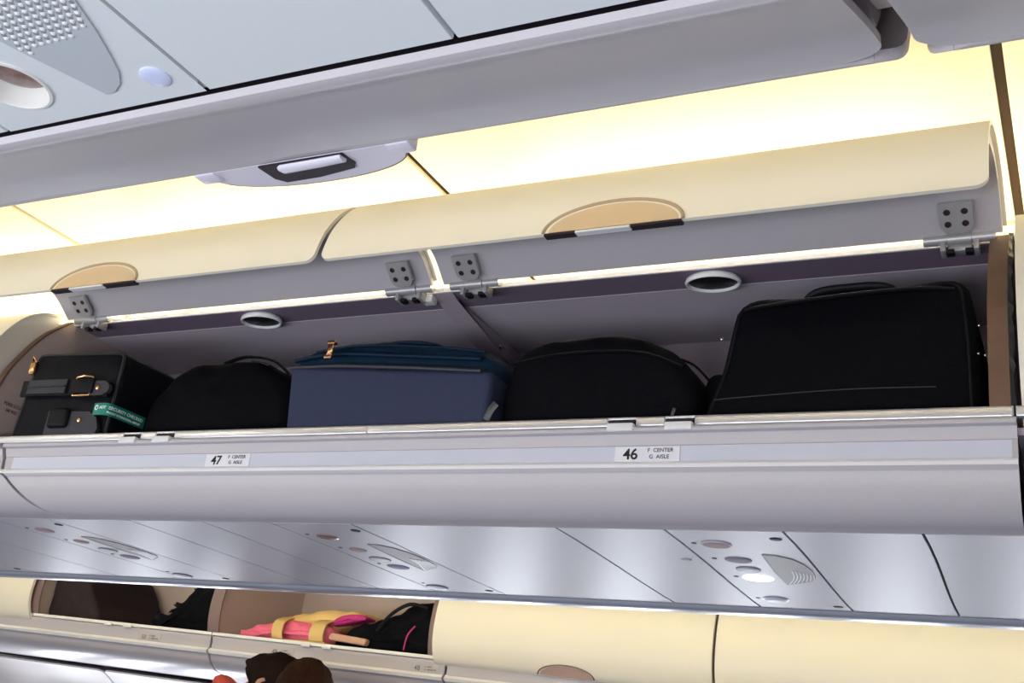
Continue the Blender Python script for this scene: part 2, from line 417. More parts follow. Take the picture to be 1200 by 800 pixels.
def centre_bin(x0, x1, label, opened, hinges=(), catches=(), bumper=None, left_end=False, right_end=False):
    root = thing('overhead_bin', label, 'bin', ((x0+x1)/2, 1.75, 1.988))
    a, b = x0+.0004, x1-.0004
    obj('bin_floor', *box_g(a, b, 1.513, 1.985, 1.986, 1.996), 'interior', root)
    obj('back_panel', *box_g(a, b, 1.976, 1.990, 1.996, 2.352), 'interior', root)
    prism('top_panel', [(1.742, 2.3455), (1.976, 2.3395), (1.976, 2.356), (1.742, 2.356)], a, b, 'interior', root)
    prism('top_strip', [(1.672, 2.3465), (1.742, 2.3465), (1.742, 2.357), (1.672, 2.357)], a, b, 'strip_shaded', root, 'strip under the bin top, underside shade in its dark purple')
    prism('top_trim', [(1.668, 2.3463), (1.6722, 2.3463), (1.6722, 2.3555), (1.70, 2.3575), (1.70, 2.359), (1.668, 2.3545)], a, b, 'trim_white', root, 'white front edge trim')
    rail_with_notches(root, a, b, catches)
    if left_end: end_panel(root, x0-.001, x0+.012, 'seal_brown', 'interior_warm')
    if right_end:
        end_panel(root, x1-.028, x1-.006, 'seal_brown', 'interior_warm')
    skin = OUT if opened else rot_prof(OUT, math.radians(53))
    inn = INN if opened else rot_prof(INN, math.radians(53))
    dl, dr = x0+.008, x1-.006
    d = sheet('door', skin, dl, dr, .006, 'cream', root, r1=.016)
    out2 = [(y, z) for y, z in sheet_mid(skin, .0064)][:-6]
    if opened: prism('door_liner', out2+inn[::-1], dl+.006, dr-.006, 'shell_grey', d, 'grey inner lining of the door')
    else: prism('door_liner', sheet_mid(skin, .0064), dl+.002, dr-.002, 'cream', d)
    cx = (x0+x1)/2+.008
    if opened:
        add_handle(root, cx, lambda x, z, o: (x, fl_y(2.2285+z)-o, 2.2285+z))
        for hx in hinges: hinge(root, hx)
    if bumper:
        bb = obj('bumper', *lathe_g([(.042, .0), (.048, -.004), (.050, -.010), (.048, -.014), (.0455, -.014), (.0440, -.008), (.043, -.006), (.001, -.006)], (bumper, 1.708, 2.3475), (0, 0, 1), 28, .70, (1, 0, 0)), 'trim_white', root, 'white ring around a black rubber stop')
        MB().lathe([(.0445, -.0075), (.042, -.0095), (.001, -.0105)], (bumper, 1.708, 2.3475), (0, 0, 1), 24, .70, (1, 0, 0)).out('rubber_pad', 'rubber_black', bb)
    return root
def sheet_mid(P, t):
    out = []; n = len(P)
    for i in range(n):
        a = P[max(i-1, 0)]; b = P[min(i+1, n-1)]; d = math.hypot(b[0]-a[0], b[1]-a[1])
        out.append((P[i][0]-(b[1]-a[1])/d*t, P[i][1]+(b[0]-a[0])/d*t))
    return out
bin46 = centre_bin(-1.08, -.076, 'open centre bin with raised cream door, second of two, above the 46 row label', True,
                   hinges=(-1.0, -.150), catches=(-.618, -.527), bumper=-.557, right_end=True)
bin47 = centre_bin(-2.084, -1.08, 'open centre bin with raised cream door, above the 47 row label', True,
                   hinges=(-1.995, -1.145), catches=(-1.620, -1.535), bumper=-1.552, left_end=True)
centre_bin(-3.09, -2.09, 'closed cream bin left of the open bin that holds the buckled case', False)
centre_bin(-.0745, .94, 'closed cream bin at the right edge, beside the large black suitcase', False)
# tie bracket between the two open bins
br = prism('partition_bracket', [(1.672, 2.3465), (1.690, 2.340), (1.965, 2.296), (1.974, 2.296), (1.974, 2.301), (1.69, 2.3445)], -1.106, -1.062, 'bracket_grey', bin46, 'grey sloping tie bracket')
prism('web', [(1.70, 2.3395), (1.974, 2.3395), (1.974, 2.300), (1.70, 2.343)], -1.068, -1.062, 'bracket_grey', br)
MB().box(-1.128, -1.104, 1.668, 1.690, 2.330, 2.345, .002).box(-1.122, -1.104, 1.90, 1.965, 2.302, 2.309, .002).out('bracket_tab', 'trim_white', br, 'pale bent tab')
MB().lathe([(.010, 0), (.009, -.005), (.004, -.006), (.003, -.002), (.001, -.002)], (-1.066, 1.89, 2.318), (-.5, .3, 1), 14).out('bolt', 'chrome', br, 'shiny bolt')
MB().lathe([(.006, 0), (.0055, -.001), (.001, -.001)], (-1.095, 1.905, 2.3055), (0, .16, 1), 12).out('bolt_hole', 'dark_gap', br)
# crumpled foil blanket edge in the gap right of the open bin
fo = []
ff = []
for k in range(25):
    t = k/24; z = 2.36-.36*t; p = min(range(len(END_P)-3), key=lambda i: abs(END_P[i][1]-z)); y = END_P[p][0]
    j = random.uniform(-.002, .002)
    fo += [(-.0810+j, y+.006+random.uniform(0, .008), z), (-.0735+random.uniform(-.003, .001), y+.010+random.uniform(0, .012), z), (-.0810+j, y+.20, z), (-.0780, y+.20, z)]
for k in range(24):
    a = 4*k; c = a+4
    ff += [[a, a+1, c+1, c], [a, c, c+2, a+2], [a+1, a+3, c+3, c+1], [a+2, c+2, c+3, a+3]]
ff += [[0, 2, 3, 1], [96, 97, 99, 98]]
tag(obj('insulation_strip', fo, ff, 'foil', None, smooth=0), 'crumpled dark foil strip in the gap right of the open bins', 'strip')

# rear half of the centre bins (towards the far aisle)
prism('trim_1', [(1.992, 1.985), (2.44, 1.985), (2.48, 2.10), (2.42, 2.26), (2.34, 2.355), (1.992, 2.358)], -5.0, 1.6, 'cream')
struct(bpy.data.objects['trim_1'])

# ------------------------------------------------------------------ fascias under the centre bins
FAS = [(1.512, 2.0055), (1.491, 2.0045), (1.489, 2.001), (1.490, 1.9965), (1.4975, 1.9945), (1.5020, 1.9785), (1.5035, 1.9775), (1.5035, 1.9515), (1.4995, 1.9508), (1.4978, 1.9475), (1.4985, 1.943), (1.5035, 1.9385)] + \
      spline([(1.5035, 1.9385), (1.511, 1.917), (1.526, 1.892), (1.548, 1.876), (1.575, 1.8695)], 5)[1:]
def x_left(t):                     # the left end of this fascia sweeps to the right towards the bottom
    u = max(0.0, (t-.42)/.58); return -1.955+.155*u**1.15-.02*max(0, .42-t)
def fascia(label, xa, xb, row=None, strip=None, loc=(0, 1.5, 1.87), r_end=False):
    root = thing('bin_fascia', label, 'panel', loc)
    sheet('fascia_shell', FAS, xa, xb, .007, 'fascia_grey', root)
    sheet('edge_bead', [(1.4992, 1.9506), (1.4972, 1.9474), (1.4980, 1.9430)], xa, xb, -.0012, 'trim_white', root, 'white overlay brightening the rounded edge bead')  # white overlay added so the rounded edge reads as a highlight
    if strip:
        s0, s1 = strip
        st = sheet('label_strip', [(1.5028, 1.9772), (1.5028, 1.9517)], s0, s1, .002, 'strip_blue', root, 'pale blue label strip', r1=.006)
        for (num, x) in row or []:
            p = obj('row_placard', *box_g(x-.014, x+.088, 1.5013, 1.5030, 1.9525, 1.9765, .0005, 1), 'label_white', st, 'pale placard with row number and seats')
            text('row_number', num, (x, 1.5010, 1.9568), .0232, 'ink', st, bold=.0004)
            text('seat_note', 'F  CENTER', (x+.038, 1.5010, 1.9675), .0085, 'ink', st)
            text('seat_note', 'G  AISLE', (x+.041, 1.5010, 1.9575), .0085, 'ink', st)
    return root
fascia('long grey fascia with the 46 and 47 row labels under the open bins', x_left, -.0735, [('47', -1.410), ('46', -.612)], (-1.935, -.080), (-1.0, 1.5, 1.87))
fascia('grey fascia at the left edge, past the end of the fascia with row labels', -3.9, lambda t: x_left(t)-.010, None, None, (-2.9, 1.5, 1.87))
sheet('label_strip', [(1.5028, 1.9772), (1.5028, 1.9517)], -3.88, -1.972, .002, 'strip_blue', bpy.data.objects['bin_fascia.001'], 'pale blue label strip', r0=.012)
fascia('grey fascia at the right edge under the closed cream bin', -.058, .95, None, None, (.45, 1.5, 1.87))

# ------------------------------------------------------------------ underside of the centre bins
under = struct(obj('trim_2', *box_g(-3.9, .95, 1.58, 2.235, 1.884, 1.894), 'dark_gap'))
ZU = 1.8695
SEAMS = [-3.9, -3.55, -3.375, -3.1, -2.80, -2.625, -2.30, -2.055, -1.877, -1.655, -1.47, -1.31, -1.135, -.745, -.5665, -.3885, -.199, .0, .18, .355, .60, .95]
PSU = {(-3.55, -3.375): 4, (-2.80, -2.625): 3, (-2.055, -1.877): 2, (-1.31, -1.135): 1, (-.5665, -.3885): 0, (.18, .355): -1}
def bend(x, y):                  # the joints between the panels run in a slight S
    t = (y-1.578)/.657; return x-.02*t*t*(3-2*t)+.0*x
def pan_poly(xa, xb, g=.0021):
    Y = [1.5785+(2.2345-1.5785)*k/8 for k in range(9)]
    return [(bend(xa+g, y), y) for y in Y]+[(bend(xb-g, y), y) for y in reversed(Y)]
LENS = [(.109, 1.734), (.131, 1.738), (.150, 1.760), (.1605, 1.800), (.163, 1.850), (.1575, 1.900), (.144, 1.936), (.092, 1.975), (.095, 1.920), (.097, 1.866), (.104, 1.79)]
def disc(x, y, r, material, parent, name, label=None, ring=None, h=.0022, dz=0):
    b = MB().lathe([(r, .002), (r*.97, -h*.6), (r*.86, -h), (r*.4, -h*1.15), (.0008, -h*1.2)], (x, y, ZU+dz), (0, 0, 1), 26, 1.0)
    o = b.out(name, material, parent, label)
    if ring:
        n = 26
        MB().tube([(x+r*math.cos(2*PI*k/n), y+r*math.sin(2*PI*k/n), ZU+dz-.0005) for k in range(n)], .0017, 6, True).out('lamp_ring', ring, o)
    return o
def service_panel(xa, xb, k, label):
    root = thing('service_panel', label, 'panel', ((xa+xb)/2, 1.9, ZU), 'service panels under the centre bins')
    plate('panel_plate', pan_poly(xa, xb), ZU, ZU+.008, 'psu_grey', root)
    L = [(xa+a-.002, y) for a, y in LENS]
    # a recessed-looking grille plate, slightly proud, with fine ribs
    n = len(L); cx = sum(p[0] for p in L)/n; cy = sum(p[1] for p in L)/n
    V = [(x, y, ZU+.002) for x, y in L]+[(x, y, ZU-.0015) for x, y in L]+[(cx+(x-cx)*.93, cy+(y-cy)*.95, ZU-.0006) for x, y in L]
    F = []
    for j in range(2): F += [[j*n+i, j*n+(i+1) % n, (j+1)*n+(i+1) % n, (j+1)*n+i] for i in range(n)]
    F += [list(range(n)), list(range(2*n, 3*n))[::-1]]
    gr = obj('speaker_grille', V, F, 'grille_taupe', root, 'taupe leaf-shaped speaker grille', 0)
    for q in range(7):
        t = q/6; sx_, sy_ = .099+.052*t, 1.9655-.040*t; P = []
        for k_ in range(7):
            u = k_/6; P.append((xa-.002+sx_+(.030-.022*t)*u+.006*math.sin(PI*u)*(1-t), sy_-(.115-.070*t)*u, ZU-.0010))
        MB().tube(P, .0011, 6).out('grille_rib', 'trim_white', gr)
    X = xa+.053
    if k in (0, -1):
        disc(X, 1.669, .0225, 'lamp_pink', root, 'call_light', 'beige oval light', 'psu_grey')
        disc(X+.004, 1.779, .0225, 'lamp_lilac', root, 'call_light', 'lilac grey light')
        disc(X+.001, 1.853, .0195, 'lens_grey', root, 'call_light', 'small grey ringed light', 'grille_taupe')
        disc(X-.001, 1.925, .027, 'reading_glow', root, 'reading_light', 'bright white lit reading light')
        disc(X-.020, 2.128, .0235, 'label_white', root, 'air_nozzle', 'white air nozzle', 'rail_metal', .004)
    else:
        disc(X, 1.681, .0215, 'lamp_brown' if k == 1 else 'lamp_pink', root, 'call_light', 'dark brown oval light' if k == 1 else None)
        disc(X-.003, 1.788, .018, 'lamp_pink', root, 'call_light', 'pinkish light')
        disc(X-.006, 1.873, .021, 'lens_grey', root, 'call_light', 'grey ringed light', 'grille_taupe')
        disc(X-.008, 1.946, .024, 'lamp_lilac', root, 'reading_light', 'unlit lilac reading light')
        disc(X-.040, 2.164, .0235, 'label_white', root, 'air_nozzle', 'white air nozzle', 'ink_grey', .004)
    for y, dx in ((1.669, -.034), (1.779, -.034), (1.925, -.038), (2.128, -.052)):
        disc(X+dx, y-.006, .0042, 'ink_grey', root, 'indicator_dot', h=.001)
    for x, y in ((xb-.022, 1.625), (xb-.040, 2.182)):
        disc(x, y, .0095, 'ink', root, 'fastener', h=.0012)
lab = {0: 'service panel with a lit white reading light under the open bin on the right', 1: 'service panel with a dark brown light under the middle of the long fascia',
       2: 'service panel under the left end of the long fascia, its lights unlit', 3: 'service panel at the far left under the neighbouring fascia', 4: 'service panel beyond the left edge of the frame',
       -1: 'service panel beyond the right edge of the frame'}
for a, b in zip(SEAMS, SEAMS[1:]):
    if (a, b) in PSU: service_panel(a, b, PSU[(a, b)], lab[PSU[(a, b)]])
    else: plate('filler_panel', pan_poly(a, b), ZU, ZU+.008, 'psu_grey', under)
disc(-.60, 1.79, .009, 'psu_grey', under, 'vent_button')
LIP = [(2.237, 1.874), (2.2395, 1.866), (2.246, 1.8615), (2.285, 1.8605), (2.305, 1.863), (2.33, 1.874), (2.44, 1.93), (2.462, 1.985)]
struct(sheet('trim_3', LIP, -3.9, .95, .006, 'rail_metal'))

# ------------------------------------------------------------------ near side bins, seen from below
NZ = 1.865
nunder = struct(obj('trim_4', *box_g(-3.9, .95, -.5, .445, 1.884, 1.892), 'dark_gap'))
NS = [-1.9, -1.72, -1.45, -1.22, -1.03, -.835, -.639, -.463, -.289, .05, .25, .55, .95]
for a, b in zip(NS, NS[1:]):
    if (a, b) == (-.639, -.463):
        continue
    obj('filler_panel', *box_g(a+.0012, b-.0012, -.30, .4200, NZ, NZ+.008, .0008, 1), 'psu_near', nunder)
root = thing('service_panel', 'pale service panel overhead at top left with a dotted speaker grille', 'panel', (-.55, .2, NZ))
def plate_hole(name, x0, x1, y0, y1, c, rad, z0, z1, material, parent):
    n = 48; V = []; F = []
    for zz in (z0, z1):
        for k in range(n): V.append((c[0]+rad*math.cos(2*PI*k/n), c[1]+rad*math.sin(2*PI*k/n), zz))
        for k in range(n):
            dx, dy = math.cos(2*PI*k/n), math.sin(2*PI*k/n)
            tx = ((x1 if dx > 0 else x0)-c[0])/dx if abs(dx) > 1e-6 else 1e9; ty = ((y1 if dy > 0 else y0)-c[1])/dy if abs(dy) > 1e-6 else 1e9
            t = min(tx, ty); V.append((c[0]+dx*t, c[1]+dy*t, zz))
    for k in range(n):
        q = (k+1) % n
        F += [[k, q, n+q, n+k], [2*n+k, 3*n+k, 3*n+q, 2*n+q], [k, 2*n+k, 2*n+q, q], [n+k, n+q, 3*n+q, 3*n+k]]
    # square corners
    for (cxx, cyy) in ((x0, y0), (x1, y0), (x1, y1), (x0, y1)):
        b = len(V); k = min(range(n), key=lambda k_: (V[n+k_][0]-cxx)**2+(V[n+k_][1]-cyy)**2)
        near = sorted(range(n), key=lambda k_: (V[n+k_][0]-cxx)**2+(V[n+k_][1]-cyy)**2)
        ex = [k_ for k_ in near if abs(V[n+k_][0]-cxx) < 1e-6][0]; ey = [k_ for k_ in near if abs(V[n+k_][1]-cyy) < 1e-6][0]
        V += [(cxx, cyy, z0), (cxx, cyy, z1)]
        F += [[n+ex, n+ey, b], [3*n+ex, b+1, 3*n+ey]]
    return obj(name, V, F, material, parent)
LC = (-.589, .378)
plate_hole('panel_plate', -.6378, -.4642, -.30, .4200, LC, .0235, NZ, NZ+.003, 'psu_near', root)
LN = [(-.531, .4035), (-.523, .4025), (-.513, .3965), (-.5045, .387), (-.4965, .372), (-.4870, .352), (-.4775, .327), (-.470, .30), (-.4675, .27), (-.471, .23), (-.485, .20), (-.515, .185), (-.548, .20), (-.5565, .24), (-.5572, .29), (-.5555, .335), (-.549, .355), (-.538, .384)]
gp = plate('speaker_grille', LN, NZ-.0012, NZ+.002, 'lens_grey', root, 'grey leaf-shaped grille with rows of small holes')
def inside(p, poly):
    c = False; n = len(poly)
    for i in range(n):
        (x1, y1), (x2, y2) = poly[i], poly[i-1]
        if (y1 > p[1]) != (y2 > p[1]) and p[0] < (x2-x1)*(p[1]-y1)/(y2-y1)+x1: c = not c
    return c
hv = MB(); pl = MB()
step = .0060
for i in range(40):
    for j in range(40):
        x = -.562+i*step+(step/2 if j % 2 else 0); y = .20+j*step*.86
        if y > .357-(x+.557)*.13: continue
        if not all(inside((x+dx, y+dy), LN) for dx, dy in ((.0025, 0), (-.0025, 0), (0, .0025), (0, -.0025))): continue
        # punched hole: pale dome paints its lit edge, dark dot beside it the shade
        V, F = lathe_g([(.0017, 0), (.0015, -.0006), (.0008, -.0010), (.0002, -.0011)], (x, y, NZ-.0012), (0, 0, 1), 8); hv.add(V, F)
        V, F = lathe_g([(.0019, 0), (.0016, -.0003), (.0002, -.0004)], (x+.0010, y-.0028, NZ-.0012), (0, 0, 1), 6); pl.add(V, F)
o = hv.out('hole_lit_edges', 'grille_hole', gp); o['kind'] = 'stuff'
o = pl.out('hole_shade_dots', 'grille_taupe', gp); o['kind'] = 'stuff'
rl = MB().lathe([(.0262, .0005), (.0258, -.0012), (.0240, -.0014), (.0228, .0005), (.0212, .0125), (.0205, .0135)], (LC[0], LC[1], NZ), (0, 0, 1), 40, 1.0, None, False).out('reading_light', 'bezel_cream', root, 'cream recessed cup of the reading light')
MB().lathe([(.0205, .0130), (.0200, .0115), (.012, .0085), (.001, .0075)], (LC[0], LC[1], NZ), (0, 0, 1), 32).out('lamp_lens', 'lamp_brown', rl, 'brown lens')
disc(-.4857, .398, .0098, 'lamp_blue', root, 'call_light', 'small bluish call light', None, .0016, NZ-ZU)
NF = [(.4278, 1.8685), (.4305, 1.8645), (.436, 1.8635), (.443, 1.8665), (.452, 1.8725)]+spline([(.452, 1.8725), (.50, 1.897), (.555, 1.9245), (.592, 1.940), (.612, 1.9475)], 4)[1:]
ND = spline([(.6130, 1.9482), (.6225, 1.9515), (.640, 1.970), (.662, 2.03), (.668, 2.12), (.63, 2.28), (.56, 2.38)], 4)
nf = thing('bin_fascia', 'grey lower fascia of the closed near bin with the white handle, overhead', 'panel', (-1.0, .5, 1.87))
sheet('fascia_shell', NF, -2.1, -.0945, .006, 'fascia_grey', nf, r1=.030)
nf2 = thing('bin_fascia', 'grey lower fascia overhead at the top right corner past the dark gap', 'panel', (.45, .5, 1.87))
sheet('fascia_shell', NF, -.0755, .95, .006, 'fascia_grey', nf2, r1=.030)
nf3 = thing('bin_fascia', 'grey lower fascia of the near bins beyond the left edge of the frame', 'panel', (-3.0, .5, 1.87))
sheet('fascia_shell', NF, -3.9, -2.106, .006, 'fascia_grey', nf3, r1=.030)
def near_bin(xa, xb, label, handle):
    root = thing('overhead_bin', label, 'bin', ((xa+xb)/2, .3, 1.90))
    d = sheet('door', ND, xa, xb, .008, 'shell_grey', root, r0=.040)
    prism('bin_body', [(-.35, 1.905), (.42, 1.905), (.59, 1.955), (.605, 1.975), (.63, 2.05), (.63, 2.12), (.56, 2.34), (-.35, 2.36)], xa+.012, xb-.012, 'interior', root)
    if handle:
        cx = -.566; w = .100
        n = 30
        def ring(sx, d): return [(cx-w*sx*math.cos(PI*k/n), .622+d*math.sin(PI*k/n)**.75, 1.9505+.0065*math.sin(PI*k/n)) for k in range(n+1)]
        R0 = ring(1, .047)
        V = [(x, y, z) for x, y, z in R0]+[(x, y, z+.012) for x, y, z in R0]
        m = n+1
        h = obj('handle', V, [[i, (i+1) % m, m+(i+1) % m, m+i] for i in range(m)]+[list(range(m)), list(range(m, 2*m))[::-1]], 'handle_white', root, 'white half-oval latch handle')
        # dark recess with the pull lever in it
        P = [(cx-.040, .6225), (cx-.042, .648), (cx-.036, .6575), (cx+.0, .657), (cx+.040, .650), (cx+.046, .642), (cx+.046, .6225)]
        V = [(x, y, 1.9500+.14*(y-.622)-.0012) for x, y in P]+[(x, y, 1.9500+.14*(y-.622)+.004) for x, y in P]
        k = len(P)
        obj('handle_recess', V, [[i, (i+1) % k, k+(i+1) % k, k+i] for i in range(k)]+[list(range(k)), list(range(k, 2*k))[::-1]], 'dark_gap', h, 'dark recess')
        MB().tube([(cx-.022, .6285, 1.9485), (cx-.018, .6288, 1.9480), (cx+.02, .6280, 1.9480), (cx+.044, .6275, 1.9485)], [.003, .0058, .0055, .005], 10, False, .6).out('pull_lever', 'handle_white', h)
        for s in (-1, 1):
            MB().box(cx+s*.0985-.011, cx+s*.0985+.011, .6205, .636, 1.9485, 1.962, .002).out('handle_block', 'handle_white', h)
        MB().tube([(x, y+.0008, z+.001) for x, y, z in R0], .0011, 6).out('handle_seal', 'seal_brown', h)
    return root
near_bin(-1.08, -.086, 'closed near bin overhead whose white handle hangs below its edge', True)
near_bin(-.0745, .94, 'closed near bin overhead at the top right corner', False)
near_bin(-2.09, -1.09, 'closed near bin overhead at the left edge beyond the one with the handle', False)
gb = prism('gap_filler', [(.445, 1.886), (.50, 1.913), (.56, 1.944), (.56, 1.954), (.50, 1.925), (.445, 1.898)], -.0925, -.0775, 'interior_warm')
tag(gb, 'brown filler piece inside the dark gap between the two near bins', 'filler')

# ------------------------------------------------------------------ far side bins across the other aisle
FD = spline([(3.470, 1.822), (3.452, 1.826), (3.432, 1.845), (3.412, 1.90), (3.410, 1.97), (3.43, 2.06), (3.50, 2.17), (3.60, 2.23)], 4)
FE = [(3.60, 2.225)]+spline([(3.60, 2.225), (3.51, 2.16), (3.455, 2.06), (3.438, 1.97), (3.440, 1.90), (3.452, 1.852)], 4)[1:]+[(3.98, 1.852), (3.98, 2.225)]
def far_bin(x0, x1, label, opened, catch_at=None, left=True):
    root = thing('overhead_bin', label, 'bin', ((x0+x1)/2, 3.7, 1.84+fz((x0+x1)/2)))
    a, b = x0+.003, x1-.003
    prism('bin_floor', [(3.462, 1.834), (3.98, 1.834), (3.98, 1.844), (3.462, 1.844)], a, b, 'interior_warm', root, slope=fz)
    prism('back_panel', [(3.965, 1.844), (3.98, 1.844), (3.98, 2.225), (3.965, 2.225)], a, b, 'interior_warm', root, slope=fz)
    prism('top_panel', [(3.60, 2.215), (3.98, 2.215), (3.98, 2.228), (3.60, 2.228)], a, b, 'interior', root, slope=fz)
    r = prism('sill_rail', [(3.448, 1.842), (3.470, 1.842), (3.470, 1.8535), (3.450, 1.8535), (3.448, 1.851)], a, b, 'trim_white', root, 'cream sill rail', slope=fz)
    if left or opened:
        e = prism('end_panel', FE, x0-.003, x0+.012, 'interior_warm', root, slope=fz)
        rim = FE[1:-2]
        sheet('edge_seal', [(y-.002, z) for y, z in rim], x0-.026, x0+.030, .006, 'rose_edge', e, 'rose brown curved edge strip', slope=fz)
    if not opened:
        d = sheet('door', FD, x0+.006, x1-.004, -.012, 'cream', root, r0=.014, slope=fz)
        cx = (x0+x1)/2+.005
        zt = fz(cx)
        def pl(x, z, o):
            zz = 1.829+z; y = 3.4425-(z*.62 if z < .03 else .0186+(z-.03)*.3); return (x, y-o, zz+fz(x))
        add_handle(root, cx, pl, .10, .034, False, 'paddle_rose', 'rose_edge')
    else:
        for cxx in catch_at:
            MB().box(cxx-.020, cxx+.020, 3.438, 3.449, 1.835+fz(cxx), 1.846+fz(cxx), .003).out('catch_tab', 'trim_white', r, 'white latch catch tab')
    return root
far_bin(-5.04, -4.04, 'closed cream bin across the far aisle at the lower left edge', False)
far_bin(-4.04, -3.04, 'open far bin at lower left holding a black furry bag', True, (-3.585, -3.48))
far_bin(-3.04, -2.04, 'open far bin at lower left holding pink and black bags', True, (-2.585, -2.49))
far_bin(-2.04, -1.04, 'closed cream far bin right of the open bin with the pink bag', False)
far_bin(-1.04, -.04, 'closed cream far bin at lower right, its left edge a dark seam', False)
FF = [(3.470, 1.841), (3.452, 1.838), (3.4525, 1.826), (3.4545, 1.822), (3.4545, 1.792), (3.448, 1.789), (3.4455, 1.783), (3.448, 1.777), (3.456, 1.771)]+spline([(3.456, 1.771), (3.475, 1.742), (3.52, 1.715), (3.60, 1.702), (3.75, 1.698), (3.885, 1.696)], 4)[1:]
for (xa, xb, num, xl, label) in ((-5.03, -3.045, '50', -3.40, 'far grey fascia with the 50 row label at the lower left edge'),
                                 (-3.035, -1.995, '48', -2.115, 'far grey fascia with the 48 and 49 row labels above the two heads'),
                                 (-1.985, .0, None, 0, 'far grey fascia under the closed cream bins at the bottom edge')):
    root = thing('bin_fascia', label, 'panel', ((xa+xb)/2, 3.5, 1.70+fz((xa+xb)/2)))
    sheet('fascia_shell', FF, xa, xb, .008, 'fascia_grey', root, slope=fz)
    sheet('edge_bead', [(3.4475, 1.7915), (3.4410, 1.7835), (3.4465, 1.7745)], xa, xb, -.002, 'trim_white', root, 'pale edge bead', slope=fz)
    for n_, x_ in ([(num, xl)] if num else [])+([('49', -2.74)] if num == '48' else []):
        p = obj('row_placard', *[g for g in box_g(x_-.014, x_+.10, 3.4525, 3.4545, 1.794+fz(x_), 1.820+fz(x_))], 'label_faint', root)
        text('row_number', n_, (x_, 3.4520, 1.799+fz(x_)), .024, 'ink_grey', p)
        text('seat_note', 'H  AISLE', (x_+.042, 3.4520, 1.810+fz(x_)), .008, 'ink_grey', p)
        text('seat_note', 'K  WINDOW', (x_+.042, 3.4520, 1.800+fz(x_)), .008, 'ink_grey', p)
struct(prism('trim_5', [(3.885, 1.700), (3.93, 1.690), (3.95, 1.70), (3.95, 1.75), (3.60, 1.75), (3.60, 1.715), (3.885, 1.712)], -5.03, 0, 'dark_gap', slope=fz))

# ------------------------------------------------------------------ luggage
def resample(P, n):
    L = [0.0]; m = len(P)
    for i in range(m): a = P[i]; b = P[(i+1) % m]; L.append(L[-1]+math.hypot(b[0]-a[0], b[1]-a[1]))
    out = []
    for k in range(n):
        s = L[-1]*k/n; i = 0
        while L[i+1] < s: i += 1
        t = (s-L[i])/max(L[i+1]-L[i], 1e-9); a = P[i]; b = P[(i+1) % m]
        out.append((a[0]+(b[0]-a[0])*t, a[1]+(b[1]-a[1])*t))
    return out
def round_poly(P, r, n=5):
    out = []; m = len(P)
    for i in range(m):
        p = Vector(P[i]); a = Vector(P[i-1]); b = Vector(P[(i+1) % m])
        da = (a-p); db = (b-p); q = min(r, da.length*.45, db.length*.45)
        s = p+da.normalized()*q; e = p+db.normalized()*q
        for k in range(n+1):
            t = k/n; out.append(tuple((1-t)**2*s+2*t*(1-t)*p+t*t*e))
    return out
def inset(P, d):
    n = len(P); out = []
    for i in range(n):
        a = P[i-1]; b = P[(i+1) % n]; tx, ty = b[0]-a[0], b[1]-a[1]; l = math.hypot(tx, ty) or 1
        out.append((P[i][0]-ty/l*d, P[i][1]+tx/l*d))     # P runs counter-clockwise -> left normal points inward
    return out
def bag_g(outline, y0, y1, edge=.02, bulge=.01, corner=.03, n=72, wob=0.0, seed=1, slope=None):
    rnd = random.Random(seed); P = resample(round_poly(outline, corner), n)
    area2 = sum(P[i-1][0]*P[i][1]-P[i][0]*P[i-1][1] for i in range(n))
    if area2 < 0: P = P[::-1]
    cx = sum(p[0] for p in P)/n; cz = sum(p[1] for p in P)/n
    z = slope or (lambda x: 0)
    rings = []
    for t in (.25, .55, .82):
        rings.append(([(cx+(x-cx)*t, cz+(zz-cz)*t) for x, zz in inset(P, edge*.9)], y0-bulge*(1-t*t)))
    for k in range(6):
        a = PI/2*k/5; rings.append((inset(P, edge*(1-math.sin(a))), y0+edge*(1-math.cos(a))))
    m = 6
    for k in range(1, m): rings.append((P, y0+edge+(y1-y0-2*edge)*k/m))
    for k in range(6):
        a = PI/2*(1-k/5); rings.append((inset(P, edge*(1-math.sin(a))), y1-edge*(1-math.cos(a))))
    V = [(cx, y0-bulge, cz+z(cx))]
    ph = [rnd.uniform(0, 6.28) for _ in range(6)]
    zmin = min(p[1] for p in P)
    for pts, y in rings:
        for x, zz in pts:
            o = wob*(math.sin(x*37+ph[0])*math.sin(zz*41+ph[1])+.6*math.sin(x*83+y*50+ph[2])*math.sin(zz*71+ph[3]))
            k = max(0.0, min(1.0, (zz-zmin)/.03))
            V.append((x, y-o*.7, zz+o*.5*k+z(x)))
    V.append((cx, y1, cz+z(cx)))
    F = [[0, 1+(i+1) % n, 1+i] for i in range(n)]
    for j in range(len(rings)-1):
        b = 1+j*n
        F += [[b+i, b+(i+1) % n, b+n+(i+1) % n, b+n+i] for i in range(n)]
    b = 1+(len(rings)-1)*n; F += [[b+i, b+(i+1) % n, len(V)-1] for i in range(n)]
    return V, F
def edge_loop(outline, y, d, corner=.03, n=72):
    P = resample(round_poly(outline, corner), n)
    if sum(P[i-1][0]*P[i][1]-P[i][0]*P[i-1][1] for i in range(n)) < 0: P = P[::-1]
    return [(x, y, z) for x, z in inset(P, d)]
FLZ = 1.9965
